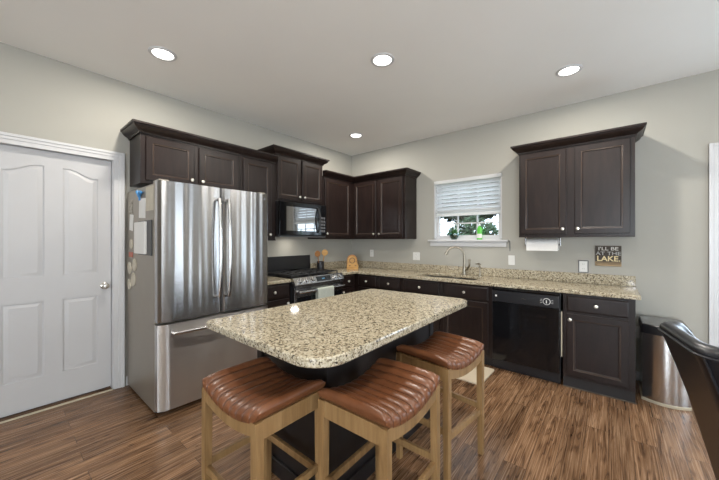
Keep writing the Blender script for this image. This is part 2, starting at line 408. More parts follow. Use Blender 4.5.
# pantry door: moulded four-panel slab with arched upper panels
XD = -0.042
dr = B()
Y0, Y1, Z0, Z1 = -4.097, -3.327, 0.026, 2.097
dr.box(XD-0.035, XD-0.008, Y0, Y1, Z0, Z1)
pans = [(-3.983, -3.757, 1), (-3.646, -3.421, -1)]
ZL0, ZL1, ZU0, ZS, ARCH = 0.262, 0.872, 1.072, 1.912, 0.062
def ztop(t, sgn):     # t 0..1 across the panel; S-curve
    t = t if sgn > 0 else 1-t
    return ZS + ARCH*(0.5-0.5*math.cos(PI*min(1, max(0, (t-0.08)/0.80))))
def front(pts):       # stile or rail: 8 mm proud face
    dr.prism(pts, XD-0.0081, XD, 'x')
front([(Y0, Z0), (pans[0][0], Z0), (pans[0][0], Z1), (Y0, Z1)])
front([(pans[0][1], Z0), (pans[1][0], Z0), (pans[1][0], Z1), (pans[0][1], Z1)])
front([(pans[1][1], Z0), (Y1, Z0), (Y1, Z1), (pans[1][1], Z1)])
N = 16
for ya, yb, sg in pans:
    front([(ya, Z0), (yb, Z0), (yb, ZL0), (ya, ZL0)])
    front([(ya, ZL1), (yb, ZL1), (yb, ZU0), (ya, ZU0)])
    top = [(ya+(yb-ya)*k/N, ztop(k/N, sg)) for k in range(N+1)]
    front(top + [(yb, Z1), (ya, Z1)])
    for z0, arched in ((ZL0, False), (ZU0, True)):
        def ring(i, x):
            L = [(x, ya+i, z0+i), (x, yb-i, z0+i)]
            for k in range(N, -1, -1):
                zt = (ztop(k/N, sg) if arched else ZL1) - i
                L.append((x, ya+i+(yb-ya-2*i)*k/N, zt))
            return L
        dr.loops([ring(0.0, XD-0.0082), ring(0.005, XD-0.0082), ring(0.011, XD-0.0080), ring(0.034, XD-0.0005), ring(0.038, XD-0.0005)], True, False, True)
d1 = struct(dr.build('door_1', 'door', smooth=30), 'white moulded pantry door with arched upper panels', 'door')
b = B(); b.lathe([(0.031, 0), (0.031, 0.004), (0.024, 0.010), (0.011, 0.014), (0.011, 0.03), (0.020, 0.036), (0.0275, 0.048), (0.0275, 0.056), (0.020, 0.066), (0.006, 0.069)], (XD, -3.374, 0.953), 28, 'x')
b.build('door_knob', 'nickel', d1, label='round brushed nickel knob')

# window over the sink: window_1 > window_frame, sashes, panes, sill
w1 = thing('window_1', 'white window with grid panes above the sink', 'window'); w1['kind'] = 'structure'
b = B()
for (x0, x1, z0, z1) in ((WX0, WX0+0.02, WZ0, WZ1), (WX1-0.02, WX1, WZ0, WZ1), (WX0, WX1, WZ1-0.02, WZ1), (WX0, WX1, WZ0-0.005, WZ0+0.02)):
    b.box(x0+0.0005, x1-0.0005, 0.004, 0.119, z0, z1, 0.002)
b.build('window_frame', 'trim', w1)
XM = [WX0+0.02, WX1-0.02]
def sash(y0, y1, z0, z1, fw, bot):
    b = B(); x0, x1 = XM
    b.box(x0, x0+fw, y0, y1, z0, z1, 0.003); b.box(x1-fw, x1, y0, y1, z0, z1, 0.003)
    b.box(x0+fw, x1-fw, y0, y1, z1-0.04, z1, 0.0); b.box(x0+fw, x1-fw, y0, y1, z0, z0+bot, 0.0)
    gx0, gx1, gz0, gz1 = x0+fw, x1-fw, z0+bot, z1-0.04
    for k in (1, 2):
        xm = gx0+(gx1-gx0)*k/3; b.box(xm-0.009, xm+0.009, y0+0.006, y1-0.006, gz0, gz1)
    zm = (gz0+gz1)/2; b.box(gx0, gx1, y0+0.006, y1-0.006, zm-0.009, zm+0.009)
    s_ = b.build('window_sash', 'trim', w1)
    g = B(); g.box(gx0, gx1, (y0+y1)/2-0.002, (y0+y1)/2+0.002, gz0, gz1); g.build('window_pane', 'glass', s_, smooth=0)
sash(0.062, 0.088, WZ0+0.02, 1.80, 0.040, 0.040)
sash(0.09, 0.116, 1.765, WZ1-0.02, 0.045, 0.04)
b = B(); b.box(1.49, 2.555, -0.052, 0.06, WZ0-0.026, WZ0-0.0005, 0.006); b.box(1.515, 2.53, -0.016, -0.0005, WZ0-0.092, WZ0-0.026, 0.004)
b.build('window_sill', 'trim', w1)

# patio door at the right edge
casing('trim_4', 4.272, 5.228, 2.115, 'back', 'white casing of the glazed patio door', 0.098)
d2 = thing('door_2', 'white glazed patio door at the right edge', 'door'); d2['kind'] = 'structure'
b = B(); DX0, DX1 = 4.30, 5.20
b.box(4.2855, DX0-0.003, 0.0, 0.119, 0, 2.10); b.box(DX1+0.003, 5.2145, 0.0, 0.119, 0, 2.10); b.box(4.2855, 5.2145, 0.0, 0.119, 2.092, 2.109)
b.build('door_jamb', 'trim', d2)
b = B(); b.box(DX0, DX0+0.13, 0.012, 0.052, 0.012, 2.088, 0.003); b.box(DX1-0.13, DX1, 0.012, 0.052, 0.012, 2.088, 0.003)
b.box(DX0+0.13, DX1-0.13, 0.012, 0.052, 0.012, 0.25, 0.003); b.box(DX0+0.13, DX1-0.13, 0.012, 0.052, 1.95, 2.088, 0.003)
b.build('door_frame', 'door', d2)
B().box(DX0+0.13, DX1-0.13, 0.029, 0.035, 0.25, 1.95).build('door_pane', 'glass', d2, smooth=0)
for z in (1.965, 1.16, 0.22):
    b = B(); b.cyl((DX0-0.002, 0.004, z-0.045), (DX0-0.002, 0.004, z+0.045), 0.007, n=12); b.box(DX0-0.0, DX0+0.03, 0.0095, 0.012, z-0.045, z+0.045)
    b.build('hinge', 'dark_steel', d2)
# windows beyond the frame: side ones reflect in appliances, rear one added for fill
def room_window(name, side, u0, u1, z0, z1, lab):
    w = thing(name, lab, 'window'); w['kind'] = 'structure'
    b = B(); g = B(); f = 0.05
    def bx(bb, ua, ub, za, zb, d0=0.02, d1=0.08):
        if side == 'right': bb.box(XR+d0, XR+d1, ua, ub, za, zb)
        else: bb.box(ua, ub, YB-d1, YB-d0, za, zb)
    bx(b, u0, u0+f, z0, z1); bx(b, u1-f, u1, z0, z1); bx(b, u0+f, u1-f, z1-f, z1); bx(b, u0+f, u1-f, z0, z0+f)
    zm = (z0+z1)/2; bx(b, u0+f, u1-f, zm-0.025, zm+0.025)
    um = (u0+u1)/2; bx(b, um-0.02, um+0.02, z0+f, zm-0.025); bx(b, um-0.02, um+0.02, zm+0.025, z1-f)
    b.build('window_frame', 'trim', w); bx(g, u0+f, u1-f, z0+f, z1-f, 0.048, 0.052); g.build('window_pane', 'glass', w, smooth=0)
room_window('window_2', 'right', -2.0, -1.1, 0.4, 2.1, 'tall white window on the dining side nearer the patio door')
room_window('window_3', 'right', -4.05, -3.15, 0.4, 2.1, 'tall white window on the dining side farther from the patio door')
room_window('fill_window_4', 'front', 3.85, 6.05, 0.5, 2.1, 'unseen wide white window behind the viewer, added for fill light')

# ------------------------------------------------------------------ outside the window
struct(B().box(-14, 16, 0.14, 40, -0.35, -0.25).build('lawn_ground', 'lawn', smooth=0), 'green lawn outside the window', 'ground')
def leafy(name, c, r, n, mat, size, parent=None, seed=1, squash=1.0):
    rnd = random.Random(seed); b = B()
    for _ in range(n):
        while True:
            p = Vector((rnd.uniform(-1, 1), rnd.uniform(-1, 1), rnd.uniform(-1, 1)))
            if 0.2 < p.length < 1: break
        q = Vector((c[0]+p.x*r[0], c[1]+p.y*r[1], c[2]+p.z*r[2]))
        a = Vector((rnd.gauss(0, 1), rnd.gauss(0, 1), rnd.gauss(0, 1))).normalized(); t = a.orthogonal().normalized(); bt = a.cross(t)
        s = size*rnd.uniform(0.6, 1.4)
        vs = [b.bm.verts.new(q+t*s), b.bm.verts.new(q+bt*s*0.5+a*s*0.15), b.bm.verts.new(q-t*s), b.bm.verts.new(q-bt*s*0.5+a*s*0.15)]
        b.bm.faces.new(vs)
    return b.build(name, mat, parent, smooth=0)
for i, (x, y, h) in enumerate(((0.3, 5.2, 2.0), (-1.62, 5.4, 2.1), (-3.55, 5.0, 2.05), (2.2, 5.0, 1.95), (-5.5, 5.6, 2.1))):
    o = leafy('hedge_shrub', (x, y, h/2-0.15), (0.92, 0.7, h/2+0.25), 5200, 'hedge', 0.075, None, 20+i)
    tag(o, 'dark green clipped shrub outside the window', 'shrub', 'hedge outside the window')
for i, (x, y, h, r) in enumerate(((-0.9, 8.0, 4.9, 2.1), (-5.6, 8.6, 5.6, 2.0), (3.6, 7.6, 5.0, 1.7), (-10.2, 9.5, 5.8, 2.0))):
    t = thing('garden_tree', 'sparse leafy tree beyond the hedge outside the window', 'tree', (x, y, -0.3), 0, 'trees beyond the hedge')
    b = B(); b.tube([(0, 0, 0), (0.05, 0, h*0.4), (0, 0.05, h*0.8)], [0.14, 0.10, 0.05], 10)
    for k in range(5):
        a = k*1.3; b.tube([(0.03, 0, h*(0.35+0.08*k)), (0.5*math.cos(a), 0.5*math.sin(a), h*(0.5+0.09*k)), (1.1*math.cos(a), 1.1*math.sin(a), h*(0.56+0.1*k))], [0.05, 0.03, 0.012], 8)
    b.build('trunk', 'bark', t)
    leafy('crown', (0, 0, h*0.8), (r, r*0.7, h*0.31), 15000 if i == 0 else 5000, 'tree', 0.15, t, 40+i)

# ------------------------------------------------------------------ recessed lights
def downlight(x, y, lab):
    t = thing('recessed_light', lab, 'ceiling light', (x, y, H), 0, 'recessed ceiling lights')
    B().lathe([(0.072, -0.001), (0.076, -0.009), (0.092, -0.009), (0.098, -0.003), (0.098, 0.0)], n=40, cap0=False, cap1=False).build('trim_ring', 'trim', t)
    B().lathe([(0.0005, -0.004), (0.072, -0.004)], n=40, cap0=True, cap1=False).build('lens', 'lens', t, label='glowing white lens')
    d = bpy.data.lights.new('lamp', 'AREA'); d.shape = 'DISK'; d.size = 0.12; d.energy = LAMP_W; d.color = LAMP_COL
    o = bpy.data.objects.new('lamp', d); COL.objects.link(o); o.parent = t; o.location = (0, 0, -0.012)
downlight(0.776, -3.16, 'lit recessed ceiling light above the refrigerator, leftmost in the photo')
downlight(2.071, -1.979, 'lit recessed ceiling light above the middle of the island')
downlight(3.232, -0.812, 'lit recessed ceiling light above the right-hand wall cabinet')
downlight(0.742, -0.752, 'lit recessed ceiling light near the corner of the two walls')
downlight(3.37, -3.16, 'lit recessed ceiling light near the viewer, out of frame')

t = thing('fill_pendant', 'added bowl pendant over the dining area, out of frame, brightening the ceiling', 'lamp', (5.0, -5.6, 0))  # unseen uplight added to brighten the ceiling
B().cyl((0, 0, 2.02), (0, 0, H-0.02), 0.006, n=10).build('rod', 'nickel', t)
B().lathe([(0.06, H-0.0005), (0.06, H-0.02), (0.0005, H-0.025)], n=28).build('canopy', 'nickel', t)
B().lathe([(0.0005, 1.88), (0.10, 1.90), (0.17, 1.95), (0.20, 2.02), (0.193, 2.02), (0.165, 1.955), (0.10, 1.908), (0.0005, 1.888)], n=36, cap0=False, cap1=False).build('bowl_shade', 'white_plastic', t)
B().sphere((0, 0, 1.985), 0.035).build('bulb', 'lens', t)
d = bpy.data.lights.new('lamp', 'POINT'); d.energy = 55; d.color = LAMP_COL; d.shadow_soft_size = 0.05
o = bpy.data.objects.new('lamp', d); COL.objects.link(o); o.parent = t; o.location = (0, 0, 2.06)

# ------------------------------------------------------------------ cabinets
DOOR_R = [(0.0, 0.0), (0.0, -0.0165), (0.004, -0.02), (0.050, -0.02), (0.054, -0.0165), (0.060, -0.0165), (0.067, -0.0105), (0.069, -0.0105)]
DRAW_R = [(0.0, 0.0), (0.0, -0.013), (0.010, -0.0195), (0.018, -0.02), (0.022, -0.02)]
def knob(x, y, z, parent):
    b = B(); b.lathe([(0.006, 0.0), (0.0055, -0.012), (0.010, -0.016), (0.0155, -0.021), (0.0155, -0.025), (0.011, -0.030), (0.003, -0.0315)], (x, y, z), 20, 'y')
    b.build('knob', 'knob', parent, label='pale nickel knob')
def cab_door(parent, x0, x1, z0, z1, d, kx=None, kz=None):
    b = B(); b.panel(x0, x1, z0, z1, [(i, y-d) for i, y in DOOR_R])
    b.bm.faces.ensure_lookup_table()
    for q in range(12, 20): b.bm.faces[q].material_index = 1
    o = b.build('door', ['espresso', 'espresso_bead'], parent, smooth=20)
    if kx is not None: knob(kx, -d-0.02, kz, o)
def drawer(parent, x0, x1, z0, z1, d, kn=True, name='drawer'):
    b = B(); b.panel(x0, x1, z0, z1, [(i, y-d) for i, y in DRAW_R])
    o = b.build(name, 'espresso', parent, smooth=20)
    if kn: knob((x0+x1)/2, -d-0.02, (z0+z1)/2, o)
CROWN = [(0.0, 0.0), (0.012, 0.0), (0.012, 0.012), (0.020, 0.020), (0.030, 0.026), (0.045, 0.036), (0.058, 0.052), (0.062, 0.064), (0.072, 0.068), (0.072, 0.085), (0.0, 0.085)]
def crown(parent, path, z, prof=CROWN, m0=None, m1=None):
    P = [Vector(p) for p in path]; n = []
    for a, c in zip(P, P[1:]):
        t = (c-a).normalized(); n.append(Vector((t.y, -t.x)))
    Ls = []
    for i, p in enumerate(P):
        if i == 0: m = n[0] if m0 is None else Vector(m0)
        elif i == len(P)-1: m = n[-1] if m1 is None else Vector(m1)
        else: m = n[i-1]+n[i]
        Ls.append([(p.x+m.x*o, p.y+m.y*o, z+h) for o, h in prof])
    B().loops(Ls).build('crown_moulding', 'espresso', parent, smooth=25)
def wall_cabinet(label, loc, rz, w, d, z0, z1, doors, crown_path=None, crown_z=None, lip=True, m0=None, m1=None, prof=CROWN):
    t = thing('wall_cabinet', label, 'wall cabinet', loc, rz, 'espresso wall cabinets')
    B().box(0, w, -d, -0.001, z0, z1, 0.002).build('body', 'espresso', t)
    if lip: B().box(-0.0, w, -d-0.012, -d, z0-0.002, z0+0.014, 0.003).build('light_rail', 'espresso', t)
    for (x0, x1, za, zb, ks) in doors:
        kx = (x1-0.027) if ks == 'r' else (x0+0.027)
        cab_door(t, x0, x1, za, zb, d, kx, za+0.05)
    if crown_path: crown(t, crown_path, crown_z if crown_z else z1-0.005, prof, m0, m1)
    return t
# left wall (local x runs along +Y, fronts face +X)
R90 = PI/2
D = 0.33
# over the refrigerator, y -3.184 .. -2.262
wall_cabinet('short espresso two-door wall cabinet above the refrigerator', (0, -3.196, 0), R90, 0.934, D, 1.875, 2.315,
             [(0.038, 0.442, 1.905, 2.292, 'r'), (0.490, 0.897, 1.905, 2.292, 'l')],
             [(0, 0), (0, -D), (0.934, -D)], 2.313, lip=False)
# single tall door, y -2.262 .. -1.80
wall_cabinet('tall single-door espresso wall cabinet squeezed between refrigerator and microwave', (0, -2.260, 0), R90, 0.455, D, 1.365, 2.315,
             [(0.028, 0.388, 1.385, 2.292, 'r')], [(0, -D), (0.455, -D)], 2.313)
# over the microwave, y -1.80 .. -1.01
wall_cabinet('raised two-door espresso wall cabinet directly above the microwave', (0, -1.803, 0), R90, 0.793, D, 1.855, 2.445,
             [(0.022, 0.383, 1.885, 2.425, 'r'), (0.412, 0.770, 1.885, 2.425, 'l')],
             [(0, 0), (0, -D), (0.793, -D), (0.793, 0)], 2.435, lip=False)
# corner cabinet on the left wall, y -1.0 .. 0
wall_cabinet('single-door espresso wall cabinet in the corner, right of the microwave', (0, -1.006, 0), R90, 0.676, D, 1.385, 2.290,
             [(0.030, 0.582, 1.410, 2.268, 'l')], [(0, -D), (0.676, -D)], 2.283, m1=(-1, -1))
# corner cabinet on the back wall
wall_cabinet('two-door espresso wall cabinet on the window wall, left of the window', (0.002, 0, 0), 0, 1.286, D, 1.385, 2.290,
             [(0.350, 0.785, 1.410, 2.268, 'r'), (0.833, 1.256, 1.410, 2.268, 'l')],
             [(0.328, -D), (1.286, -D), (1.286, 0)], 2.283, m0=(1, -1))
# right of the window
wall_cabinet('large two-door espresso wall cabinet right of the window, above the sign', (2.737, 0, 0), 0, 0.945, D, 1.400, 2.315,
             [(0.018, 0.430, 1.432, 2.292, 'r'), (0.500, 0.912, 1.432, 2.292, 'l')],
             [(0, 0), (0, -D), (0.945, -D), (0.945, 0)], 2.308)
t = [o for o in COL.objects if o.name.startswith('wall_cabinet')][-1]

def base_cabinet(label, loc, rz, w, fronts, d=0.61, sink=False, end=False):
    t = thing('base_cabinet', label, 'base cabinet', loc, rz, 'espresso base cabinets')
    b = B()
    if sink:
        b.box(0, w, -d, -0.002, 0.098, 0.66, 0.002); b.box(0, w, -d, -d+0.02, 0.655, 0.876, 0.002)
        b.box(0, 0.018, -d+0.018, -0.002, 0.655, 0.876); b.box(w-0.018, w, -d+0.018, -0.002, 0.655, 0.876)
    else: b.box(0, w, -d, -0.002, 0.098, 0.876, 0.002)
    b.build('body', 'espresso', t)
    B().box(0.0005, w-(0.0005 if not end else 0.0), -d+(0.055 if not end else 0.02), -0.01, 0, 0.0985).build('toe_kick', 'toe', t)
    for f in fronts:
        if f[0] == 'drawer': drawer(t, f[1], f[2], f[3], f[4], d)
        elif f[0] == 'false': drawer(t, f[1], f[2], f[3], f[4], d, True, 'false_drawer_front')
        else: cab_door(t, f[1], f[2], f[3], f[4], d, (f[2]-0.027) if f[5] == 'r' else (f[1]+0.027), f[4]-0.05)
    return t
ZD0, ZD1, ZR0, ZR1 = 0.125, 0.690, 0.712, 0.855
# left run: between refrigerator and range
base_cabinet('narrow espresso base cabinet with one drawer, between refrigerator and range', (0.002, -2.246, 0), R90, 0.446, [('drawer', 0.012, 0.424, ZR0, ZR1), ('door', 0.012, 0.424, ZD0, ZD1, 'r')])
# left run: right of the range to the corner
base_cabinet('espresso base cabinet right of the range, next to the corner', (0.002, -0.956, 0), R90, 0.33, [('drawer', 0.02, 0.300, ZR0, ZR1), ('door', 0.02, 0.300, ZD0, ZD1, 'l')])
# back run
base_cabinet('espresso corner base cabinet with two small drawers under the worktop', (0.004, 0, 0), 0, 1.398,
             [('drawer', 0.674, 0.995, ZR0, ZR1), ('drawer', 1.052, 1.378, ZR0, ZR1), ('door', 0.674, 0.995, ZD0, ZD1, 'r'), ('door', 1.052, 1.378, ZD0, ZD1, 'l')])
base_cabinet('wide espresso sink base cabinet below the window', (1.404, 0, 0), 0, 1.134,
             [('false', 0.030, 0.530, ZR0, ZR1), ('false', 0.585, 1.092, ZR0, ZR1), ('door', 0.030, 0.530, ZD0, ZD1, 'r'), ('door', 0.585, 1.092, ZD0, ZD1, 'l')], sink=True)
ec = base_cabinet('espresso end base cabinet with drawer and door, right of the dishwasher', (3.168, 0, 0), 0, 0.504,
             [('drawer', 0.030, 0.462, ZR0, ZR1), ('door', 0.030, 0.462, ZD0, ZD1, 'l')], end=True)
B().box(0.0, 0.512, -0.602, -0.592, 0.0, 0.010, 0.003).build('shoe_moulding', 'bark', ec)

# ------------------------------------------------------------------ countertops
def slab(cells_x, cells_y, keep, z0, z1, bev=0.006):
    bm = bmesh.new(); vs = {}
    def V(x, y):
        k = (round(x, 5), round(y, 5))
        if k not in vs: vs[k] = bm.verts.new((x, y, z1))
        return vs[k]
    for xa, xb in zip(cells_x, cells_x[1:]):
        for ya, yb in zip(cells_y, cells_y[1:]):
            if keep((xa+xb)/2, (ya+yb)/2): bm.faces.new((V(xa, ya), V(xb, ya), V(xb, yb), V(xa, yb)))
    r = bmesh.ops.extrude_face_region(bm, geom=list(bm.faces))
    for v in r['geom']:
        if isinstance(v, bmesh.types.BMVert): v.co.z = z0
    bmesh.ops.recalc_face_normals(bm, faces=bm.faces)
    es = [e for e in bm.edges if len(e.link_faces) == 2 and e.calc_face_angle(0) > 0.5]
    bmesh.ops.bevel(bm, geom=es, offset=bev, segments=3, profile=0.5, affect='EDGES')
    b = B(); b.bm.free(); b.bm = bm
    return b
CT0, CT1 = 0.877, 0.914
SX0, SX1, SY0, SY1 = 1.56, 2.32, -0.535, -0.135
wt = slab([0.0015, 0.645, SX0, SX1, 3.705], [-0.958, -0.645, SY0, SY1, -0.0015],
          lambda x, y: (y > -0.645 or x < 0.645) and not (SX0 < x < SX1 and SY0 < y < SY1), CT0, CT1).build('worktop', 'granite', None, 30)
tag(wt, 'L-shaped speckled granite worktop along the window wall with sink cutout', 'worktop')
b = B(); b.box(0.0225, 3.700, -0.022, -0.002, CT1, 1.016, 0.003); b.build('backsplash', 'granite', wt)
b = B(); b.box(0.002, 0.0222, -0.958, -0.002, CT1, 1.016, 0.003); b.build('backsplash', 'granite', wt)
wt2 = slab([0.0015, 0.645], [-2.246, -1.800], lambda x, y: True, CT0, CT1).build('worktop', 'granite', None, 30)
tag(wt2, 'short speckled granite worktop between refrigerator and range', 'worktop')
b = B(); b.box(0.002, 0.022, -2.246, -1.800, CT1, 1.016, 0.003); b.build('backsplash', 'granite', wt2)

# sink (undermount double bowl)
sk = thing('kitchen_sink', 'stainless undermount double-bowl sink below the window', 'sink', (0, 0, 0))
for x0, x1 in ((SX0-0.008, 1.93), (1.95, SX1+0.008)):
    b = B(); r0 = rrect(x0, x1, SY0-0.008, SY1+0.008, 0.05, 5); r1 = rrect(x0+0.02, x1-0.02, SY0+0.012, SY1-0.012, 0.06, 5)
    b.loops([[(p[0], p[1], CT0-0.001) for p in r0], [(p[0], p[1], 0.72) for p in r0], [(p[0], p[1], 0.70) for p in r1]], True, False, True)
    b.build('bowl', 'steel', sk)
    B().lathe([(0.042, 0.7005), (0.042, 0.703), (0.03, 0.703), (0.025, 0.7015), (0.0005, 0.7015)], ((x0+x1)/2, -0.33, 0), 24, cap0=False).build('drain', 'dark_steel', sk)
B().box(1.93, 1.95, SY0-0.004, SY1+0.004, 0.80, CT0-0.004, 0.003).build('divider', 'steel', sk)

# faucet
f = thing('kitchen_faucet', 'tall gooseneck nickel faucet behind the sink', 'faucet', (2.035, -0.085, CT1))
B().lathe([(0.028, 0), (0.028, 0.006), (0.022, 0.012), (0.0195, 0.03), (0.0195, 0.10), (0.016, 0.112)], n=24).build('base', 'bronze_nickel', f)
pts = [(0, 0, 0.10), (0, 0, 0.235)]
for k in range(0, 15):
    a = PI*k/14*0.90; rr = 0.118
    q = -rr + rr*math.cos(a); pts.append((q*0.88, q*0.42, 0.245 + rr*math.sin(a)))
B().tube(pts, 0.0125, 14).build('spout', 'bronze_nickel', f)
e = Vector(pts[-1]); dd = (Vector(pts[-1])-Vector(pts[-2])).normalized()
B().tube([e-dd*0.035, e+dd*0.025], [0.0150, 0.0185], 16).build('spray_head', 'bronze_nickel', f)
B().tube([(0.015, 0, 0.055), (0.045, -0.004, 0.075), (0.068, -0.008, 0.115), (0.074, -0.01, 0.165), (0.072, -0.01, 0.205)], [0.015, 0.014, 0.012, 0.011, 0.015], 12).build('handle', 'bronze_nickel', f)
f = thing('soap_pump', 'small nickel soap pump right of the faucet', 'soap dispenser', (2.235, -0.085, CT1))
B().lathe([(0.020, 0), (0.020, 0.006), (0.012, 0.014), (0.009, 0.05), (0.008, 0.10), (0.011, 0.118), (0.014, 0.135), (0.010, 0.15)], n=20).build('base', 'bronze_nickel', f)
B().tube([(0, 0, 0.145), (-0.01, -0.02, 0.158), (-0.03, -0.055, 0.150)], [0.010, 0.009, 0.006], 12).build('nozzle', 'bronze_nickel', f)

# ------------------------------------------------------------------ refrigerator
FY0, FY1 = -3.220, -2.251
fr = thing('refrigerator', 'stainless french-door refrigerator with bottom freezer beside the white door', 'refrigerator', (0, 0, 0))
B().box(0.03, 0.775, FY0, FY1, 0.022, 1.815, 0.006).build('body', 'fridgeside', fr, label='taupe grey painted steel case')
def fdoor(name, y0, y1, z0, z1, bul, mat='fridge'):
    b = B(); ny, nz = 24, 8; X0, X1 = 0.782, 0.866
    def xs(t): return X1 + bul*(1-(2*t-1)**2) - 0.02*max(0, abs(2*t-1)-0.93)/0.07*max(0, abs(2*t-1)-0.93)/0.07
    pr = [(X0, y0)] + [(xs(k/ny), y0+(y1-y0)*k/ny) for k in range(ny+1)] + [(X0, y1)]
    Ls = []
    for k in range(nz+1):
        z = z0+(z1-z0)*k/nz; Ls.append([(x, y, z) for x, y in pr])
    def sh(L, dz, ins): return [(min(x, X1-0.01) if ins else x, y, z+dz) for x, y, z in L]
    b.loops(Ls)
    return b.build(name, mat, fr, smooth=40)
MID = -2.728
dl = fdoor('door', FY0+0.001, MID-0.004, 0.732, 1.828, 0.014)
dR = fdoor('door', MID+0.004, FY1-0.001, 0.732, 1.828, 0.014)
fz = fdoor('freezer_drawer', FY0+0.001, FY1-0.001, 0.048, 0.712, 0.016, 'freezer')
def bow(p0, p1, out, r, n=16, flat=1.0, standoff=0.045):
    p0, p1, out = Vector(p0), Vector(p1), Vector(out); pts = [p0-out*standoff]
    for k in range(n+1):
        t = k/n; pts.append(p0.lerp(p1, t) + out*(0.026*(1-(2*t-1)**2)))
    pts.append(p1-out*standoff)
    return B().tube(pts, r, 12, flat=flat)
bow((0.910, MID-0.042, 0.88), (0.910, MID-0.042, 1.72), (1, 0, 0), 0.0145).build('handle', 'steel', dl)
bow((0.910, MID+0.042, 0.88), (0.910, MID+0.042, 1.72), (1, 0, 0), 0.0145).build('handle', 'steel', dR)
bow((0.913, FY0+0.10, 0.645), (0.913, FY1-0.10, 0.645), (1, 0, 0), 0.0150).build('handle', 'steel', fz)
for y in (FY0+0.05, FY1-0.05):
    B().box(0.70, 0.83, y-0.035, y+0.035, 1.8155, 1.845, 0.006).build('hinge_cover', 'fridgeside', fr)
B().box(0.70, 0.76, FY0+0.02, FY1-0.02, 0.004, 0.021, 0.003).build('base_grille', 'black_satin', fr)
for y in (FY0+0.06, FY1-0.06):
    B().cyl((0.72, y, 0.0), (0.72, y, 0.0215), 0.018, n=16).build('foot', 'black_satin', fr)
    B().cyl((0.10, y, 0.0), (0.10, y, 0.0215), 0.018, n=16).build('foot', 'black_satin', fr)
b = B(); b.lathe([(0.0005, 0.0), (0.012, 0.0), (0.012, 0.0015), (0.0005, 0.0015)], (0.862+0.010, FY1-0.055, 1.775), 20, 'x'); b.build('badge', 'grey_plastic', dR)

# things stuck on the refrigerator side
YS = FY0-0.0005
def note(name, x0, x1, z0, z1, mat, label, cat, t=0.004, rot=0.0):
    b = B(); w, h = (x1-x0)/2, (z1-z0)/2; b.box(-w, w, -t, 0, -h, h, min(0.001, t*0.3))
    o = b.build(name, mat, None); o.location = ((x0+x1)/2, YS, (z0+z1)/2); o.rotation_euler = (0, rot, 0)
    return tag(o, label, cat)
note('paper_note', 0.585, 0.765, 1.605, 1.80, 'paper_tan', 'cream paper note high on the refrigerator side, nearest the door front', 'paper')
cd = note('greeting_card', 0.40, 0.57, 1.555, 1.72, 'paper', 'white card under a blue clip on the refrigerator side', 'card', 0.003, 0.06)
cl = thing('clip_magnet', 'bright blue butterfly clip magnet on the refrigerator side', 'magnet', (0.44, YS-0.004, 1.735))
B().box(-0.012, 0.012, -0.012, -0.0005, -0.03, 0.02, 0.003).build('clip', 'blue', cl)
b = B(); b.tube([(0, -0.008, 0.0), (0.04, -0.012, 0.035), (0.075, -0.012, 0.03)], [0.010, 0.016, 0.008], 10); b.tube([(0, -0.008, 0.0), (-0.03, -0.012, 0.045), (-0.055, -0.012, 0.055)], [0.010, 0.015, 0.006], 10)
b.build('wing', 'blue', cl)
note('photo_card', 0.085, 0.205, 1.605, 1.73, 'paper_photo', 'dim printed card at the top back of the refrigerator side', 'card', 0.003, -0.08)
note('photo_card', 0.115, 0.225, 1.455, 1.60, 'paper', 'white card below the printed card at the refrigerator back edge', 'card', 0.003, 0.12)
np_ = thing('notepad_holder', 'white notepad in a black holder on the refrigerator side', 'notepad', (0, YS, 0))
B().box(0.385, 0.735, -0.006, 0, 1.245, 1.53, 0.002).build('backing', 'black_satin', np_)
B().box(0.355, 0.625, -0.028, -0.0062, 1.255, 1.52, 0.004).build('pad', 'paper', np_)
for k, (x, z, r, m, lab) in enumerate(((0.17, 1.335, 0.045, 'paper_tan', 'upper round cream magnet on the refrigerator side'), (0.12, 1.115, 0.055, 'paper_tan', 'large round cream magnet at the refrigerator back edge'),
                        (0.235, 1.02, 0.06, 'paper_tan', 'lower round cream magnet left of the freezer edge'), (0.27, 1.15, 0.055, 'paper_tan', 'round cream magnet in the middle of the magnet cluster'),
                        (0.11, 0.965, 0.05, 'paper_tan', 'lowest round cream magnet at the refrigerator back edge'))):
    b = B(); b.lathe([(0.0005, 0), (r, 0.0), (r, -0.006), (r*0.85, -0.009), (0.0005, -0.009)], (0, 0, 0), 24, 'y', False, False)
    o = b.build('round_magnet', m, None); o.location = (x, YS, z); tag(o, lab, 'magnet', 'round magnets on the refrigerator')
note('red_magnet', 0.10, 0.21, 1.215, 1.26, 'red', 'small reddish strip magnet above the round magnets', 'magnet', 0.006)

# ------------------------------------------------------------------ range
RY0, RY1 = -1.795, -0.963; RC = (RY0+RY1)/2
rg = thing('gas_range', 'stainless slide-in gas range with black backguard', 'range', (0, 0, 0))
B().box(0.035, 0.645, RY0+0.002, RY1-0.002, 0.06, 0.895, 0.003).build('body', 'black_satin', rg)
B().box(0.035, 0.655, RY0+0.001, RY1-0.001, 0.8955, 0.918, 0.005).build('cooktop', 'black_gloss', rg)
B().box(0.004, 0.034, -1.735, -0.985, 0.90, 1.145, 0.003).build('backguard', 'black_satin', rg)
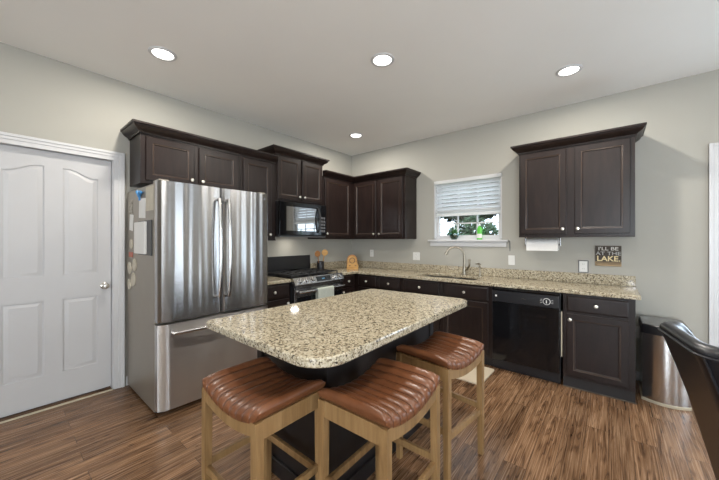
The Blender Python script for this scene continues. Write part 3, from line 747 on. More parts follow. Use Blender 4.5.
# grates: three cast iron frames
for k in range(3):
    y0 = RY0+0.03+k*0.262; y1 = y0+0.252; b = B(); z = 0.938
    for y in (y0, (y0+y1)/2, y1): b.box(0.09, 0.60, y-0.006, y+0.006, z, z+0.014, 0.002)
    for x in (0.09, 0.22, 0.345, 0.47, 0.60): b.box(x-0.006, x+0.006, y0-0.006, y1+0.006, z, z+0.014, 0.002)
    for x in (0.09, 0.60):
        for y in (y0, y1): b.box(x-0.007, x+0.007, y-0.007, y+0.007, 0.918, z)
    b.build('grate', 'cast_iron', rg)
for x in (0.2, 0.49):
    for y in (RY0+0.16, RY1-0.16): B().lathe([(0.05, 0.9185), (0.05, 0.924), (0.036, 0.926), (0.036, 0.934), (0.0005, 0.935)], (x, y, 0), 24).build('burner', 'cast_iron', rg)
# control panel, slanted
cp = B(); prof = [(0.640, 0.919), (0.668, 0.921), (0.712, 0.842), (0.712, 0.818), (0.640, 0.818)]
cp.prism([(x, z) for x, z in prof], RY0, RY1, 'y')
cpo = cp.build('control_panel', 'steel', rg, smooth=20)
nrm = Vector((0.079, 0, 0.044)).normalized(); mid = Vector((0.690, 0, 0.8815))
def on_panel(y, o=0.0): return Vector((mid.x, y, mid.z)) + nrm*o
for y in (RY0+0.085, RY0+0.180, RY0+0.275, RY1-0.165, RY1-0.075):
    b = B(); b.tube([on_panel(y, 0.0), on_panel(y, 0.006), on_panel(y, 0.007), on_panel(y, 0.034), on_panel(y, 0.038)], [0.037, 0.037, 0.029, 0.026, 0.020], 24)
    b.build('knob', 'steel', cpo)
tt = Vector((0.044, 0, -0.079)).normalized()
def panel_rect(y0, y1, h, o0, o1, name, mat, par):
    b = B(); Ls = []
    for o in (o0, o1): Ls.append([on_panel(y0, o)-tt*h, on_panel(y1, o)-tt*h, on_panel(y1, o)+tt*h, on_panel(y0, o)+tt*h])
    return b.loops(Ls).build(name, mat, par, smooth=0)
disp = panel_rect(RY0+0.345, RY1-0.245, 0.033, 0.0, 0.0025, 'display', 'black_glass', cpo)
for k in range(3): panel_rect(RC+0.02+k*0.016, RC+0.031+k*0.016, 0.005, 0.0025, 0.0032, 'digit', 'led', disp)
od = B().box(0.6455, 0.690, RY0+0.004, RY1-0.004, 0.235, 0.812, 0.006).build('oven_door', 'dark_steel', rg)
B().box(0.690, 0.694, RY0+0.04, RY1-0.04, 0.30, 0.690, 0.002).build('oven_window', 'black_glass', od)
b = B(); b.tube([(0.735, RY0+0.03, 0.755), (0.735, RY1-0.03, 0.755)], 0.017, 16)
for y in (RY0+0.06, RY1-0.06): b.tube([(0.688, y, 0.755), (0.735, y, 0.755)], 0.011, 12)
b.build('handle', 'steel', od)
B().box(0.6455, 0.688, RY0+0.004, RY1-0.004, 0.065, 0.228, 0.006).build('warming_drawer', 'dark_steel', rg)
for y in (RY0+0.06, RY1-0.06):
    for x in (0.1, 0.6): B().cyl((x, y, 0), (x, y, 0.061), 0.018, n=16).build('foot', 'black_satin', rg)
# towel over the oven handle
b = B(); pr = [(0.7535+0.002, 0.50)] + [(0.735+0.0205*math.cos(a), 0.755+0.0205*math.sin(a)) for a in [math.radians(q) for q in range(0, 181, 15)]] + [(0.7125, 0.58)]
Ls = []
for k in range(29):
    t = k/28; y = -1.485+0.275*t; wv = 0.0025*math.sin(t*19)
    pts = []
    for i, (x, z) in enumerate(pr):
        pts.append((x + (max(0, wv) if i == 0 else 0) + (0.0012 if i == 0 else 0), y, z))
    back = [(x+(0.003 if i <= 6 else -0.0005) if z < 0.75 or True else x, y_, z+(0.003 if 0 < i < 14 else 0)) for i, (x, y_, z) in enumerate(pts)]
    Ls.append(pts + back[::-1])
tw = b.loops(Ls).build('dish_towel', 'towel', None, 60); tag(tw, 'pale sage dish towel hung over the oven door handle', 'towel')
# spoon rest on the cooktop
b = B(); b.lathe([(0.0005, 0.0), (0.030, 0.001), (0.045, 0.008), (0.048, 0.012), (0.044, 0.010), (0.030, 0.004), (0.0005, 0.003)], (0, 0, 0), 28, 'z', False, False)
b.xform(Matrix.Diagonal((1, 2.0, 1, 1)))
o = b.build('spoon_rest', 'steel', None); o.location = (0.10, -1.33, 0.953); tag(o, 'shiny oval metal spoon rest at the back of the cooktop', 'spoon rest')

# ------------------------------------------------------------------ microwave
mw = thing('microwave', 'black over-the-range microwave under the raised wall cabinet', 'microwave', (0, 0, 0))
MY0, MY1, MZ0, MZ1 = -1.800, -1.012, 1.418, 1.852
B().box(0.004, 0.375, MY0, MY1, MZ0, MZ1, 0.004).build('body', 'black_satin', mw)
md = B().box(0.376, 0.412, MY0+0.001, -1.150, MZ0+0.014, MZ1-0.002, 0.006).build('door', 'black_gloss', mw)
B().box(0.412, 0.4145, MY0+0.10, -1.195, MZ0+0.07, MZ1-0.06, 0.0).build('window', 'mirror_glass', md, 0)
mc = B().box(0.376, 0.410, -1.147, MY1-0.001, MZ0+0.014, MZ1-0.002, 0.005).build('control_panel', 'black_gloss', mw)
b = B(); z0, z1 = MZ0+0.06, MZ1-0.05; pts = [(0.411, -1.175, z0)]
for k in range(13):
    t = k/12; pts.append((0.425+0.035*math.sin(PI*t), -1.175, z0+(z1-z0)*t))
pts.append((0.411, -1.175, z1)); b.tube(pts, 0.013, 12); b.build('handle', 'black_satin', md)
B().box(0.30, 0.405, MY0+0.01, MY1-0.01, MZ0-0.012, MZ0-0.0005, 0.003).build('vent_grille', 'grey_plastic', mw)
B().box(0.4105, 0.4125, -1.125, -1.035, MZ1-0.085, MZ1-0.05).build('display', 'black_glass', mc)
b = B()
for r in range(5):
    for c in range(3): b.box(0.4102, 0.4112, -1.122+c*0.031, -1.098+c*0.031, MZ0+0.06+r*0.045, MZ0+0.09+r*0.045)
b.build('keypad', 'grey_plastic', mc)

B().box(0.16, 0.24, -1.45, -1.36, MZ0-0.006, MZ0-0.0003, 0.001).build('added_light_lens', 'lens', mw)  # added light under the microwave, brightens the wall behind the range
d = bpy.data.lights.new('lamp', 'AREA'); d.shape = 'RECTANGLE'; d.size = 0.08; d.size_y = 0.09; d.energy = 1.1; d.color = LAMP_COL
o = bpy.data.objects.new('lamp', d); COL.objects.link(o); o.parent = mw; o.location = (0.2, -1.405, MZ0-0.014)

# ------------------------------------------------------------------ dishwasher
dw = thing('dishwasher', 'black built-in dishwasher under the worktop right of the sink', 'dishwasher', (2.543, 0, 0))
DWW = 0.606
B().box(0.0, DWW, -0.60, -0.03, 0.03, 0.872, 0.002).build('body', 'black_satin', dw)
dd_ = B().box(0.003, DWW-0.003, -0.642, -0.6005, 0.115, 0.722, 0.006).build('door', 'black_gloss', dw)
pn = B().box(0.003, DWW-0.003, -0.652, -0.6005, 0.726, 0.842, 0.007).build('control_panel', 'black_satin', dw)
b = B(); b.box(0.02, DWW-0.02, -0.660, -0.640, 0.848, 0.868, 0.006); b.box(0.003, DWW-0.003, -0.64, -0.6005, 0.842, 0.872, 0.003); b.build('handle', 'black_gloss', dw)
dx = 0.500
B().lathe([(0.032, -0.652), (0.032, -0.656), (0.027, -0.656), (0.027, -0.6535)], (dx, 0, 0.783), 32, 'y', False, False).build('dial_ring', 'white_plastic', pn)
dk = B().lathe([(0.026, -0.652), (0.025, -0.667), (0.021, -0.670), (0.0005, -0.670)], (dx, 0, 0.783), 28, 'y').build('dial', 'black_satin', pn)
b = B(); b.box(dx-0.004, dx+0.004, -0.6715, -0.670, 0.768, 0.798); b.build('pointer', 'white_plastic', dk)
b = B()
for sx in (-1, 1):
    for k in range(3): b.box(dx+sx*0.045-0.008, dx+sx*0.045+0.008, -0.6526, -0.6519, 0.768+k*0.015, 0.7705+k*0.015)
b.build('dial_marks', 'white_plastic', pn)
B().box(0.035, 0.052, -0.6535, -0.6515, 0.778, 0.797, 0.001).build('latch_button', 'white_plastic', pn)
b = B(); b.tube([(0.28, -0.653, 0.776), (0.29, -0.653, 0.786), (0.30, -0.653, 0.786), (0.312, -0.653, 0.778), (0.325, -0.653, 0.781)], 0.0018, 6); b.build('badge', 'nickel', pn)
B().box(0.003, DWW-0.003, -0.575, -0.55, 0.0, 0.112, 0.002).build('kick_plate', 'black_satin', dw)
B().box(DWW+0.006, DWW+0.014, -0.628, -0.602, 0.28, 0.70).build('side_trim', 'gap_wood', dw, label='pale strip showing in the gap beside the door')

# ------------------------------------------------------------------ small things along the walls
def plate(loc, rz, label, kind='outlet', frame=False, w=0.072, h=0.116):
    t = thing('wall_outlet' if kind == 'outlet' else 'light_switch', label, 'outlet' if kind == 'outlet' else 'switch', loc, rz)
    B().box(-w/2, w/2, -0.006, -0.0003, -h/2, h/2, 0.002).build('plate', 'white_plastic', t)
    if frame:
        b = B(); f = 0.008
        for q in ((-w/2-f, -w/2, -h/2-f, h/2+f), (w/2, w/2+f, -h/2-f, h/2+f), (-w/2, w/2, -h/2-f, -h/2), (-w/2, w/2, h/2, h/2+f)): b.box(q[0], q[1], -0.012, -0.0003, q[2], q[3], 0.002)
        b.build('plate_frame', 'grey_plastic', t, label='dark rectangular frame round the plate')
    if kind == 'outlet':
        for z in (-0.024, 0.024):
            o = B().box(-0.017, 0.017, -0.0085, -0.006, z-0.014, z+0.014, 0.002).build('receptacle', 'white_plastic', t)
            b = B(); b.box(-0.008, -0.006, -0.0088, -0.0084, z-0.004, z+0.006); b.box(0.006, 0.008, -0.0088, -0.0084, z-0.004, z+0.006); b.build('slot', 'black_satin', o)
    else:
        B().box(-0.005, 0.005, -0.016, -0.006, -0.004, 0.012, 0.002).build('toggle', 'white_plastic', t)
    return t
plate((3.288, 0, 1.088), 0, 'white outlet with a dark frame above the granite backsplash', frame=True)
plate((2.585, 0, 1.125), 0, 'white light switch right of the sink window, above the backsplash', 'switch')
plate((1.285, 0, 1.128), 0, 'white wall outlet left of the sink window, above the backsplash', w=0.112)
plate((0.45, 0, 1.150), 0, 'white wall outlet in the corner behind the wooden holder, under the wall cabinets')
plate((3.735, 0, 0.47), 0, 'white wall outlet low on the wall behind the trash can')

# sign
sg = thing('wooden_sign', 'small dark wooden sign reading I\'LL BE AT THE LAKE.', 'sign', (3.492, -0.0005, 1.207))
B().box(-0.103, 0.103, -0.018, 0, -0.060, 0.104, 0.002).build('board', 'signwood', sg)
B().box(-0.103, 0.103, -0.019, 0, -0.104, -0.0602, 0.002).build('lower_board', 'signedge', sg, label='tan plank along the bottom')
def text(body, size, loc, mat, parent, sx=1.0, off=0.0):
    c = bpy.data.curves.new('lettering', 'FONT'); c.body = body; c.size = size; c.align_x = 'CENTER'; c.align_y = 'CENTER'; c.extrude = 0.0008; c.offset = off
    o = bpy.data.objects.new('lettering', c); COL.objects.link(o); c.materials.append(M[mat]); o.parent = parent
    me = bpy.data.meshes.new_from_object(o); bpy.data.objects.remove(o)
    me.transform(Matrix.Rotation(PI/2, 4, 'X') @ Matrix.Diagonal((sx, 1, 1, 1)))
    me.materials.clear(); me.materials.append(M[mat])
    o = bpy.data.objects.new('lettering', me); COL.objects.link(o); o.parent = parent; o.location = loc; return o
text("I'LL BE", 0.048, (0.0, -0.0190, 0.072), 'signink_white', sg, 1.22, 0.0006)
text("AT THE", 0.050, (0.0, -0.0190, 0.024), 'signink_grey', sg, 1.18, 0.0006)
text("LAKE.", 0.073, (0.002, -0.0190, -0.030), 'signink_cream', sg, 1.02, 0.0016)
b = B(); b.box(-0.095, 0.095, -0.0198, -0.0189, -0.071, -0.0665); b.box(-0.095, 0.095, -0.0198, -0.0189, -0.086, -0.083); b.build('painted_line', 'signwood', sg)

# paper towels under the right-hand cabinet
ph = thing('paper_towel_holder', 'dark metal paper towel holder fixed under the right-hand wall cabinet', 'paper towel holder', (0, 0, 0))
b = B(); PX0, PX1, PY, PZ = 2.782, 3.088, -0.165, 1.318
for x in (PX0-0.012, PX1+0.012): b.box(x-0.004, x+0.004, PY-0.014, PY+0.014, PZ-0.012, 1.398, 0.002)
b.box(PX0-0.016, PX1+0.016, PY-0.02, PY+0.02, 1.392, 1.3985, 0.002); b.build('bracket', 'dark_steel', ph)
B().cyl((PX0-0.012, PY, PZ), (PX1+0.012, PY, PZ), 0.008, n=12).build('rod', 'dark_steel', ph)
b = B(); b.lathe([(0.019, PX0+0.004), (0.061, PX0+0.004), (0.062, PX0+0.006), (0.062, PX1-0.006), (0.061, PX1-0.004), (0.019, PX1-0.004), (0.019, PX0+0.004)], (0, PY, PZ), 40, 'x', False, False)
b.loops([[(PX0+0.006, PY-0.0625, PZ+0.01), (PX0+0.006, PY-0.0595, PZ+0.01), (PX0+0.006, PY-0.060, PZ-0.065), (PX0+0.006, PY-0.0625, PZ-0.065)], [(PX1-0.006, PY-0.0625, PZ+0.01), (PX1-0.006, PY-0.0595, PZ+0.01), (PX1-0.006, PY-0.060, PZ-0.065), (PX1-0.006, PY-0.0625, PZ-0.065)]])
tag(b.build('paper_towel_roll', 'towelroll', None), 'white paper towel roll hanging under the right-hand wall cabinet', 'paper towels')

# blind
bl = thing('venetian_blind', 'white slatted blind lowered halfway over the sink window', 'blind', (0, 0, 0))
BX0, BX1 = WX0+0.024, WX1-0.024
B().box(WX0+0.003, WX1-0.003, -0.012, 0.006, WZ1-0.050, WZ1-0.003, 0.004).build('valance', 'blind', bl)
B().box(BX0, BX1, 0.008, 0.056, WZ1-0.046, WZ1-0.012, 0.003).build('headrail', 'blind', bl)
b = B(); ang = math.radians(-40); sw = 0.0300
sl0 = None; pitch = 0.0535; ztop_ = WZ1-0.076
for k in range(8):
    z = ztop_-k*pitch
    if sl0 is None:
        b = B(); Ls = []
        for x in (BX0+0.003, BX1-0.003):
            L = []
            for s_, th in ((1, 0.0014), (-1, -0.0014)):
                for q in ([-1, -0.5, 0, 0.5, 1] if s_ > 0 else [1, 0.5, 0, -0.5, -1]):
                    yy = q*sw; zz = 0.003*(1-q*q)+th
                    L.append((x, 0.033+yy*math.cos(ang)-zz*math.sin(ang), yy*math.sin(ang)+zz*math.cos(ang)))
            Ls.append(L)
        sl0 = b.loops(Ls).build('slat', 'blind', bl, 50); sl0.location = (0, 0, z)
    else:
        c = sl0.copy(); COL.objects.link(c); c.parent = bl; c.location = (0, 0, z)
B().box(BX0, BX1, 0.008, 0.054, 1.700, 1.735, 0.004).build('bottom_rail', 'blind', bl)
for x in (BX0+0.12, (BX0+BX1)/2, BX1-0.12):
    for y in (0.0065, 0.0565): B().cyl((x, y, 1.735), (x, y, WZ1-0.06), 0.0014, n=6).build('ladder_cord', 'blind', bl)
B().cyl((BX0+0.03, 0.0, WZ1-0.08), (BX0+0.03, -0.001, 1.62), 0.004, n=8).build('tilt_wand', 'blind', bl)

# window sill things
pp = thing('potted_succulent', 'small leafy plant in a greenish glass bowl on the window sill', 'plant', (1.865, -0.005, WZ0))
B().lathe([(0.0005, 0.0), (0.032, 0.0), (0.052, 0.03), (0.062, 0.06), (0.060, 0.085), (0.057, 0.085), (0.058, 0.06), (0.048, 0.032), (0.030, 0.006), (0.0005, 0.006)], n=28, cap0=False, cap1=False).build('bowl', 'greenglass', pp)
B().lathe([(0.0005, 0.008), (0.030, 0.008), (0.046, 0.034), (0.054, 0.058), (0.0005, 0.062)], n=24, cap0=False, cap1=False).build('soil', 'bark', pp)
b = B(); rnd = random.Random(3)
for k in range(46):
    a = rnd.uniform(0, 2*PI); el = rnd.uniform(0.5, 1.5); L_ = rnd.uniform(0.045, 0.10); o = Vector((rnd.uniform(-0.03, 0.03), rnd.uniform(-0.02, 0.02), 0.062))
    d_ = Vector((math.cos(a)*math.cos(el), math.sin(a)*math.cos(el)*0.6, math.sin(el))); sd = d_.cross(Vector((0, 0, 1))).normalized()*0.011; up = sd.cross(d_).normalized()*0.004
    b.bm.faces.new([b.bm.verts.new(q) for q in (o, o+d_*L_*0.6+sd, o+d_*L_, o+d_*L_*0.6-sd)]); 
b.build('leaves', 'leaf', pp, 0)
sb = thing('dish_soap_bottle', 'green dish soap bottle with white label on the window sill', 'bottle', (2.205, -0.002, WZ0))
b = B(); Ls = []
for z, wx, wy in ((0, 0.030, 0.019), (0.005, 0.034, 0.022), (0.05, 0.035, 0.023), (0.09, 0.030, 0.021), (0.13, 0.034, 0.022), (0.155, 0.026, 0.019), (0.172, 0.013, 0.013), (0.178, 0.012, 0.012)):
    Ls.append([(wx*math.cos(2*PI*k/24), wy*math.sin(2*PI*k/24), z) for k in range(24)])
b.loops(Ls).build('bottle_body', 'soap', sb)
B().lathe([(0.014, 0.178), (0.014, 0.195), (0.006, 0.200), (0.005, 0.212), (0.0005, 0.213)], n=18).build('cap', 'white_plastic', sb)
b = B(); b.bm.free(); b.bm = bmesh.new(); Ls = []
for z, wx, wy in ((0.02, 0.0348, 0.0228), (0.05, 0.0356, 0.0236), (0.075, 0.0330, 0.0225)):
    Ls.append([(wx*math.cos(math.radians(200+140*k/10)), wy*math.sin(math.radians(200+140*k/10)), z) for k in range(11)])
b.loops(Ls, False, False, False).build('label', 'paper', sb)
# blind cord cleat on the wall right of the sill
b = B(); b.tube([(2.566, -0.010, 1.36), (2.568, -0.012, 1.30), (2.568, -0.008, 1.235)], 0.0045, 8); tag(b.build('blind_cord', 'grey_plastic', None), 'short grey blind cord hanging on the wall right of the window sill', 'cord')

# crock with wooden spoons
ck = thing('utensil_crock', 'black square-shouldered utensil crock right of the range', 'utensil crock', (0.155, -0.885, CT1))
B().lathe([(0.0005, 0), (0.050, 0), (0.054, 0.004), (0.054, 0.135), (0.050, 0.137), (0.048, 0.132), (0.048, 0.008), (0.0005, 0.008)], n=28, cap0=False, cap1=False).build('pot', 'black_satin', ck)
def spoon(p0, p1, bw, mat, label):
    b = B(); p0, p1 = Vector(p0), Vector(p1); d_ = (p1-p0).normalized()
    b.tube([p0, p0.lerp(p1, 0.75)], [0.006, 0.007], 10)
    Ls = []; side = Vector((0.5, 0.86, 0)); side = (side-d_*side.dot(d_)).normalized(); th = d_.cross(side)
    for k in range(9):
        t = k/8; c = p0.lerp(p1, 0.70+0.30*t); w_ = bw*math.sin(PI*(0.12+0.82*t))**0.7
        Ls.append([c+side*w_*math.cos(2*PI*q/14)+th*0.006*math.sin(2*PI*q/14) for q in range(14)])
    b.loops(Ls); return tag(b.build('wooden_spoon', mat, None), label, 'wooden spoon', 'wooden utensils in the crock')
c0 = Vector((0.155, -0.885, CT1+0.012))
spoon(c0+Vector((0.0, -0.020, 0)), c0+Vector((0.03, -0.095, 0.285)), 0.044, 'bambood', 'reddish brown wooden spoon leaning left in the black crock')
spoon(c0+Vector((0.0, 0.022, 0)), c0+Vector((0.03, 0.070, 0.300)), 0.050, 'bamboo', 'light golden wooden spatula leaning right in the black crock')
# wooden napkin holder in the corner
nh = thing('napkin_holder', 'round-topped golden wooden holder in the worktop corner', 'napkin holder', (0.40, -0.44, CT1), math.radians(48))
def disc_prof(w, h, n=20): return [(-w, 0), (w, 0)] + [(w*math.cos(PI*k/n), h-w+w*math.sin(PI*k/n)) for k in range(n+1)]
B().prism(disc_prof(0.082, 0.225), 0.030, 0.044, 'y').build('back_panel', 'bambood', nh)
B().prism(disc_prof(0.072, 0.205), 0.010, 0.0295, 'y').build('round_plaque', 'bamboo', nh)
B().box(-0.09, 0.09, -0.05, 0.044, 0, 0.012, 0.002).build('base', 'bamboo', nh)
B().box(-0.088, 0.088, -0.050, -0.038, 0.012, 0.085, 0.003).build('front_panel', 'bamboo', nh)
b = B()
for x in (-0.045, 0.045): b.box(x-0.014, x+0.014, -0.0512, -0.0495, 0.052, 0.062)
b.build('carved_slot', 'signwood', nh)
b = B(); b.lathe([(0.045, 0.0105), (0.045, 0.008), (0.036, 0.008), (0.036, 0.0105)], (0, 0, 0.133), 28, 'y', False, False); b.build('carved_ring', 'signwood', nh)

# ------------------------------------------------------------------ island
def round_poly(pts, r, n=10):
    out = []
    P = [Vector(p) for p in pts]
    rs = r if isinstance(r, (list, tuple)) else [r]*len(P)
    for i, p in enumerate(P):
        a = (P[i-1]-p).normalized(); c = (P[(i+1) % len(P)]-p).normalized(); r_ = rs[i]
        ang = a.angle(c); d_ = r_/math.tan(ang/2); p0 = p+a*d_; p1 = p+c*d_
        cen = p + (a+c).normalized()*(r_/math.sin(ang/2))
        v0, v1 = p0-cen, p1-cen
        a0 = math.atan2(v0.y, v0.x); a1 = math.atan2(v1.y, v1.x); da = (a1-a0+PI) % (2*PI)-PI
        for k in range(n+1): t = a0+da*k/n; out.append(Vector((cen.x+r_*math.cos(t), cen.y+r_*math.sin(t))))
    return out
cor = [(1.745, -3.255), (2.692, -3.258), (2.686, -1.672), (1.775, -1.742)]
cen = Vector((2.25, -2.5))
isl = round_poly(cor, [0.03, 0.15, 0.09, 0.05])
def off(L, i): return [p + (cen-p).normalized()*i for p in L]
b = B(); Ls = []
for i, z in ((0.006, 0.872), (0.001, 0.876), (0.0, 0.880), (0.0, 0.904), (0.002, 0.909), (0.006, 0.913), (0.011, 0.914)):
    Ls.append([(p.x, p.y, z) for p in off(isl, i)])
o = b.loops(Ls).build('island_worktop', 'granite', None, 40); tag(o, 'speckled granite island worktop with rounded corners', 'worktop')
it = thing('kitchen_island', 'dark brown kitchen island base under the granite top', 'kitchen island', (0, 0, 0))
IX0, IX1, IY0, IY1 = 1.815, 2.425, -2.955, -1.80
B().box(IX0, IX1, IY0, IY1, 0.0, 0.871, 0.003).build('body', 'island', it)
b = B()
for (x0, x1, y0, y1) in ((IX1, IX1+0.012, IY0-0.012, IY0+0.055), (IX1, IX1+0.012, IY1-0.055, IY1), (IX0, IX0+0.05, IY0-0.012, IY0), (IX1-0.055, IX1, IY0-0.012, IY0)):
    B().box(x0, x1, y0, y1, 0.0, 0.868, 0.002).build('corner_post', 'island', it)
b = B(); b.box(IX1+0.0005, IX1+0.016, IY0-0.016, IY1, 0.0, 0.09, 0.004); b.box(IX0, IX1+0.016, IY0-0.016, IY0-0.0005, 0.0, 0.09, 0.004); b.build('base_moulding', 'island', it)
for (x0, x1) in ((IX0+0.02, (IX0+IX1)/2-0.01),):
    pass
for k in range(2):
    y0 = IY0+0.03+k*0.56
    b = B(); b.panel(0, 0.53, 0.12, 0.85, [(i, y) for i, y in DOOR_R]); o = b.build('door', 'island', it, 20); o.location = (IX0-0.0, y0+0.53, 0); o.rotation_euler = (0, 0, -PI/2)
ob = thing('wall_outlet', 'black double outlet on the island end under the overhang', 'outlet', (2.12, IY0-0.0005, 0.745))
B().box(-0.058, 0.058, -0.006, 0, -0.036, 0.036, 0.002).build('plate', 'black_satin', ob)
for x in (-0.024, 0.024): B().lathe([(0.017, -0.006), (0.017, -0.010), (0.0005, -0.010)], (x, 0, 0), 20, 'y').build('receptacle', 'grey_plastic', ob)

# ------------------------------------------------------------------ saddle stools
SW, SD = 0.480, 0.372
def sag(x): return 0.050*(2*x/SW)**2
def make_stool(label):
    t = thing('saddle_stool', label, 'bar stool', (0, 0, 0), 0, 'leather saddle stools at the island')
    zr = 0.620                                      # underside of cushion at mid
    # cushion: grid of cross sections along x with channels
    b = B(); nx, ny = 90, 22; Ls = []; th = 0.062; r = 0.030; nch = 9; FR = (0, 0.05, 0.14, 0.26, 0.40, 0.5, 0.60, 0.74, 0.86, 0.95)
    for i in range(nx+1):
        u = -1+2*((i//10)+(FR[i % 10] if i < nx else 0))/nch; x = u*SW/2
        e = max(0.0, (abs(x)-(SW/2-r))/r); hx = math.sqrt(max(0.0, 1-min(1, e)**2))
        hx = max(hx, 0.06)
        ch = abs(math.sin(PI*(x+SW/2)/(SW/nch)))**0.45
        pts = []
        for k in range(ny+1):                      # top, from -y to +y
            q = -1+2*k/ny; a = PI*(1-k/ny)
            # superellipse section
            cy = math.copysign(abs(math.cos(a))**0.42, math.cos(a)); sz = abs(math.sin(a))**0.62
            yy = cy*(SD/2)*(0.965+0.035*ch)*(1-0.02*(1-hx)); zz = th*(0.20+0.80*sz*(0.70+0.30*ch))*1.0
            pts.append((x, yy, zr+sag(x)+0.5*th*(1-hx)+zz*hx*0.98))
        pts2 = [(x, SD/2*0.97, zr+sag(x)+0.5*th*(1-hx)), (x, -SD/2*0.97, zr+sag(x)+0.5*th*(1-hx))]
        Ls.append(pts+pts2)
    b.loops(Ls); b.bm.faces.ensure_lookup_table(); m_ = len(Ls[0])
    for i in range(nx):
        if i % 10 in (0, 9) and 5 < i < nx-5:
            for q in range(m_): b.bm.faces[i*m_+q].material_index = 1
    cu = b.build('seat_cushion', ['leather', 'piping'], t, 60, label='saddle brown channelled leather')
    # curved long rails
    for sy in (-1, 1):
        b = B(); Ls = []
        for i in range(25):
            x = (-0.5+i/24)*(SW-0.05); y0 = sy*(SD/2-0.018)
            zt = zr+sag(x)+0.004; zb = zt-0.048 - 0.010*(2*x/SW)**2
            Ls.append([(x, y0-0.012, zb), (x, y0+0.012, zb), (x, y0+0.012, zt), (x, y0-0.012, zt)])
        b.loops(Ls).build('seat_rail', 'stoolwood', t, 30)
    for sx in (-1, 1):
        xx = sx*(SW/2-0.022); zt = zr+sag(xx)+0.002
        B().box(xx-0.012, xx+0.012, -SD/2+0.02, SD/2-0.02, zt-0.075, zt, 0.002).build('seat_rail', 'stoolwood', t)
    B().box(-SW/2+0.03, SW/2-0.03, -SD/2+0.03, SD/2-0.03, zr-0.008, zr+0.012).build('seat_board', 'stoolwood', t)
    lw = 0.0180
    for sx in (-1, 1):
        for sy in (-1, 1):
            xt, yt = sx*(SW/2-0.023), sy*(SD/2-0.021); xb, yb = sx*(SW/2-0.020), sy*(SD/2-0.018)
            Ls = []
            for (cx, cy, z, h) in ((xb, yb, 0, 0.0150), (xt+(xb-xt)*0.5, yt+(yb-yt)*0.5, 0.33, 0.0175), (xt, yt, zr+sag(xt)+0.002, lw)):
                Ls.append([(cx-h, cy-h, z), (cx+h, cy-h, z), (cx+h, cy+h, z), (cx-h, cy+h, z)])
            B().loops(Ls).build('leg', 'stoolwood', t, 20)
    z = 0.275; X = SW/2-0.023; Y = SD/2-0.021
    for sy in (-1, 1): B().box(-X, X, sy*Y-0.010, sy*Y+0.010, z-0.018, z+0.018, 0.003).build('stretcher', 'stoolwood', t)
    for sx in (-1, 1): B().box(sx*X-0.010, sx*X+0.010, -Y, Y, z+0.012, z+0.046, 0.003).build('stretcher', 'stoolwood', t)
    return t
s1 = make_stool('leather saddle stool at the island end nearest the refrigerator, leftmost stool')
s1.location = (2.238, -3.195, 0); s1.rotation_euler = (0, 0, math.radians(0))
s2 = copy_tree(s1); s2['label'] = 'leather saddle stool at the rounded island corner, middle of the three'
s2.location = (2.690, -2.855, 0); s2.rotation_euler = (0, 0, math.radians(91))
s3 = copy_tree(s1); s3['label'] = 'leather saddle stool nearest the dishwasher, rightmost of the three'
s3.scale = (0.93, 1, 1); s3.location = (2.680, -2.200, 0); s3.rotation_euler = (0, 0, math.radians(83))

# floor mat by the sink
o = B(); o.prism(rrect(1.60, 2.575, -1.10, -0.655, 0.02, 4), 0.0005, 0.011, 'z'); tag(o.build('floor_mat', 'mat', None), 'beige floor mat in front of the sink cabinet', 'mat')

# ------------------------------------------------------------------ trash can
tc = thing('trash_can', 'stainless step trash can with dark lid against the wall', 'trash can', (3.865, -0.255, 0))
def dshape(w, d, bulge, ins=0.0):
    pts = []
    for k in range(25):
        t = -1+2*k/24; pts.append((t*(w/2-ins), -d/2+ins*0.5-bulge*(1-t*t)))
    pts += [(w/2-ins, d/2-0.03-ins), (w/2-0.03-ins, d/2-ins), (-w/2+0.03+ins, d/2-ins), (-w/2+ins, d/2-0.03-ins)]
    return pts
def dl_(z, w, d, bl_, ins=0.0): return [(x, y, z) for x, y in dshape(w, d, bl_, ins)]
B().loops([dl_(0.022, 0.285, 0.37, 0.055), dl_(0.575, 0.285, 0.37, 0.055)]).build('body', 'steel', tc, 30)
B().loops([dl_(0.0, 0.297, 0.382, 0.055), dl_(0.016, 0.297, 0.382, 0.055), dl_(0.022, 0.289, 0.374, 0.055)]).build('base_rim', 'gap_wood', tc, 30, label='pale rim at the floor')
B().loops([dl_(0.576, 0.296, 0.381, 0.055), dl_(0.635, 0.296, 0.381, 0.055), dl_(0.645, 0.290, 0.375, 0.055)]).build('lid_collar', 'black_satin', tc, 30)
B().loops([dl_(0.6455, 0.285, 0.37, 0.052), dl_(0.652, 0.280, 0.365, 0.05), dl_(0.656, 0.255, 0.34, 0.045)]).build('lid', 'dark_steel', tc, 30)

# ------------------------------------------------------------------ black leather chair at the right edge
ch = thing('leather_armchair', 'black leather curved-back dining chair at the right edge', 'chair', (0, 0, 0))
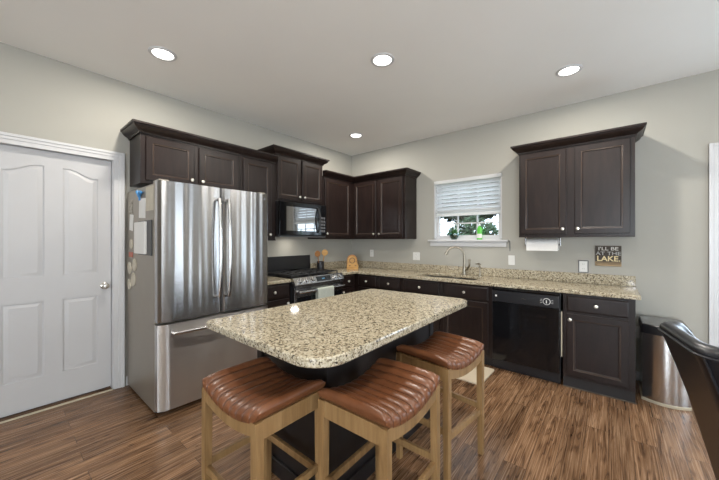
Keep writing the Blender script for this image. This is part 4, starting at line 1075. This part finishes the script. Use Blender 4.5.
# tub back: horizontal U section open to +x, swept up from the seat with a recline towards -x
def ushape(z, t):
    """outer and inner outlines at height fraction t (0 seat .. 1 rim)"""
    xb = 3.835-0.155*t**1.25; yc = -2.40; hw = 0.205+0.015*t; ln = 0.36-0.20*t
    return xb, yc, hw, ln
def outline(t, ins, n=9):
    xb, yc, hw, ln = ushape(0, t); r = 0.085
    xb += ins; h = hw-ins; pts = [(xb+ln-ins, yc+h)]
    for k in range(n+1):
        a = math.radians(90+90*k/n); pts.append((xb+r+r*math.cos(a), yc+h-r+r*math.sin(a)))
    for k in range(n+1):
        a = math.radians(180+90*k/n); pts.append((xb+r+r*math.cos(a), yc-h+r+r*math.sin(a)))
    pts.append((xb+ln-ins, yc-h)); return pts
b = B(); Ls = []
ZS_, ZT_ = 0.44, 1.01
def rimz(t, p):       # rim drops towards the front of the wings
    return ZS_+(ZT_-ZS_)*t - 0.16*t*max(0, (p[0]-3.76)/0.1)**1.3
for t in [k/12 for k in range(13)]:
    Ls.append([(p[0], p[1], rimz(t, p)) for p in outline(t, 0.0)])
for k in range(1, 8):
    a = PI*k/8; ins = 0.03-0.03*math.cos(a); 
    Ls.append([(p[0]-0.012*math.sin(a), p[1], rimz(1, p)+0.030*math.sin(a)) for p in outline(1.0, ins)])
for t in [1-k/12 for k in range(13)]:
    Ls.append([(p[0], p[1], rimz(t, p)) for p in outline(t, 0.06)])
b.loops(Ls, False, False, False)
# close wing fronts
n_ = len(Ls[0])
for idx in (0, n_-1):
    L = [q[idx] for q in Ls]; b.bm.faces.new([b.bm.verts.new(p) for p in L])
bmesh.ops.remove_doubles(b.bm, verts=b.bm.verts, dist=1e-5)
b.build('backrest', 'blackleather', ch, 50)
# seams / piping on the outer edges of the back
xb, yc, hw, ln = ushape(0, 1)
b = B(); pts = [Vector((p[0], p[1], rimz(1, p)-0.002)) for p in outline(1.0, -0.002)]; b.tube(pts, 0.0045, 8)
b.build('piping', 'blackleather', ch)
pts = []
for k in range(13):
    t = k/12; o_ = outline(t, -0.0015); p = o_[14]; pts.append((p[0], p[1], rimz(t, p)))
B().tube(pts, 0.004, 8).build('piping', 'blackleather', ch)
B().prism(rrect(3.92, 4.36, -2.62, -2.18, 0.06, 6), 0.36, 0.47, 'z').build('seat', 'blackleather', ch, 40)
B().box(3.90, 4.34, -2.60, -2.20, 0.31, 0.36, 0.005).build('seat_frame', 'blackchair_wood', ch)
for x, dx_ in ((3.89, -0.04), (4.31, 0.02)):
    for y in (-2.585, -2.215):
        b = B(); h0, h1 = 0.016, 0.022
        b.loops([[(x+dx_-h0, y-h0, 0), (x+dx_+h0, y-h0, 0), (x+dx_+h0, y+h0, 0), (x+dx_-h0, y+h0, 0)], [(x-h1, y-h1, 0.44 if x < 4 else 0.312), (x+h1, y-h1, 0.44 if x < 4 else 0.312), (x+h1, y+h1, 0.44 if x < 4 else 0.312), (x-h1, y+h1, 0.44 if x < 4 else 0.312)]])
        b.build('leg', 'blackchair_wood', ch, 20)

# turn the chair a little on its own spot
piv = Vector((3.70, -2.40, 0.0))
for c in ch.children: c.data.transform(Matrix.Translation(-piv))
ch.location = (3.712, -2.432, 0); ch.rotation_euler = (0, 0, math.radians(10))

# put every thing's origin at its own base
bpy.context.view_layer.update()
def tree_points(o):
    pts = [o.matrix_world @ Vector(c) for c in o.bound_box] if o.type == 'MESH' else []
    for c in o.children: pts += tree_points(c)
    return pts
for o in list(COL.objects):
    if o.parent or o.type not in ('EMPTY', 'MESH') or o.get('kind') == 'structure': continue
    if o.location.length > 1e-6: continue
    P = tree_points(o)
    base = Vector(((min(p.x for p in P)+max(p.x for p in P))/2, (min(p.y for p in P)+max(p.y for p in P))/2, min(p.z for p in P)))
    if o.type == 'MESH': o.data.transform(Matrix.Translation(-base))
    for c in o.children: c.location = c.location - base
    o.location = base
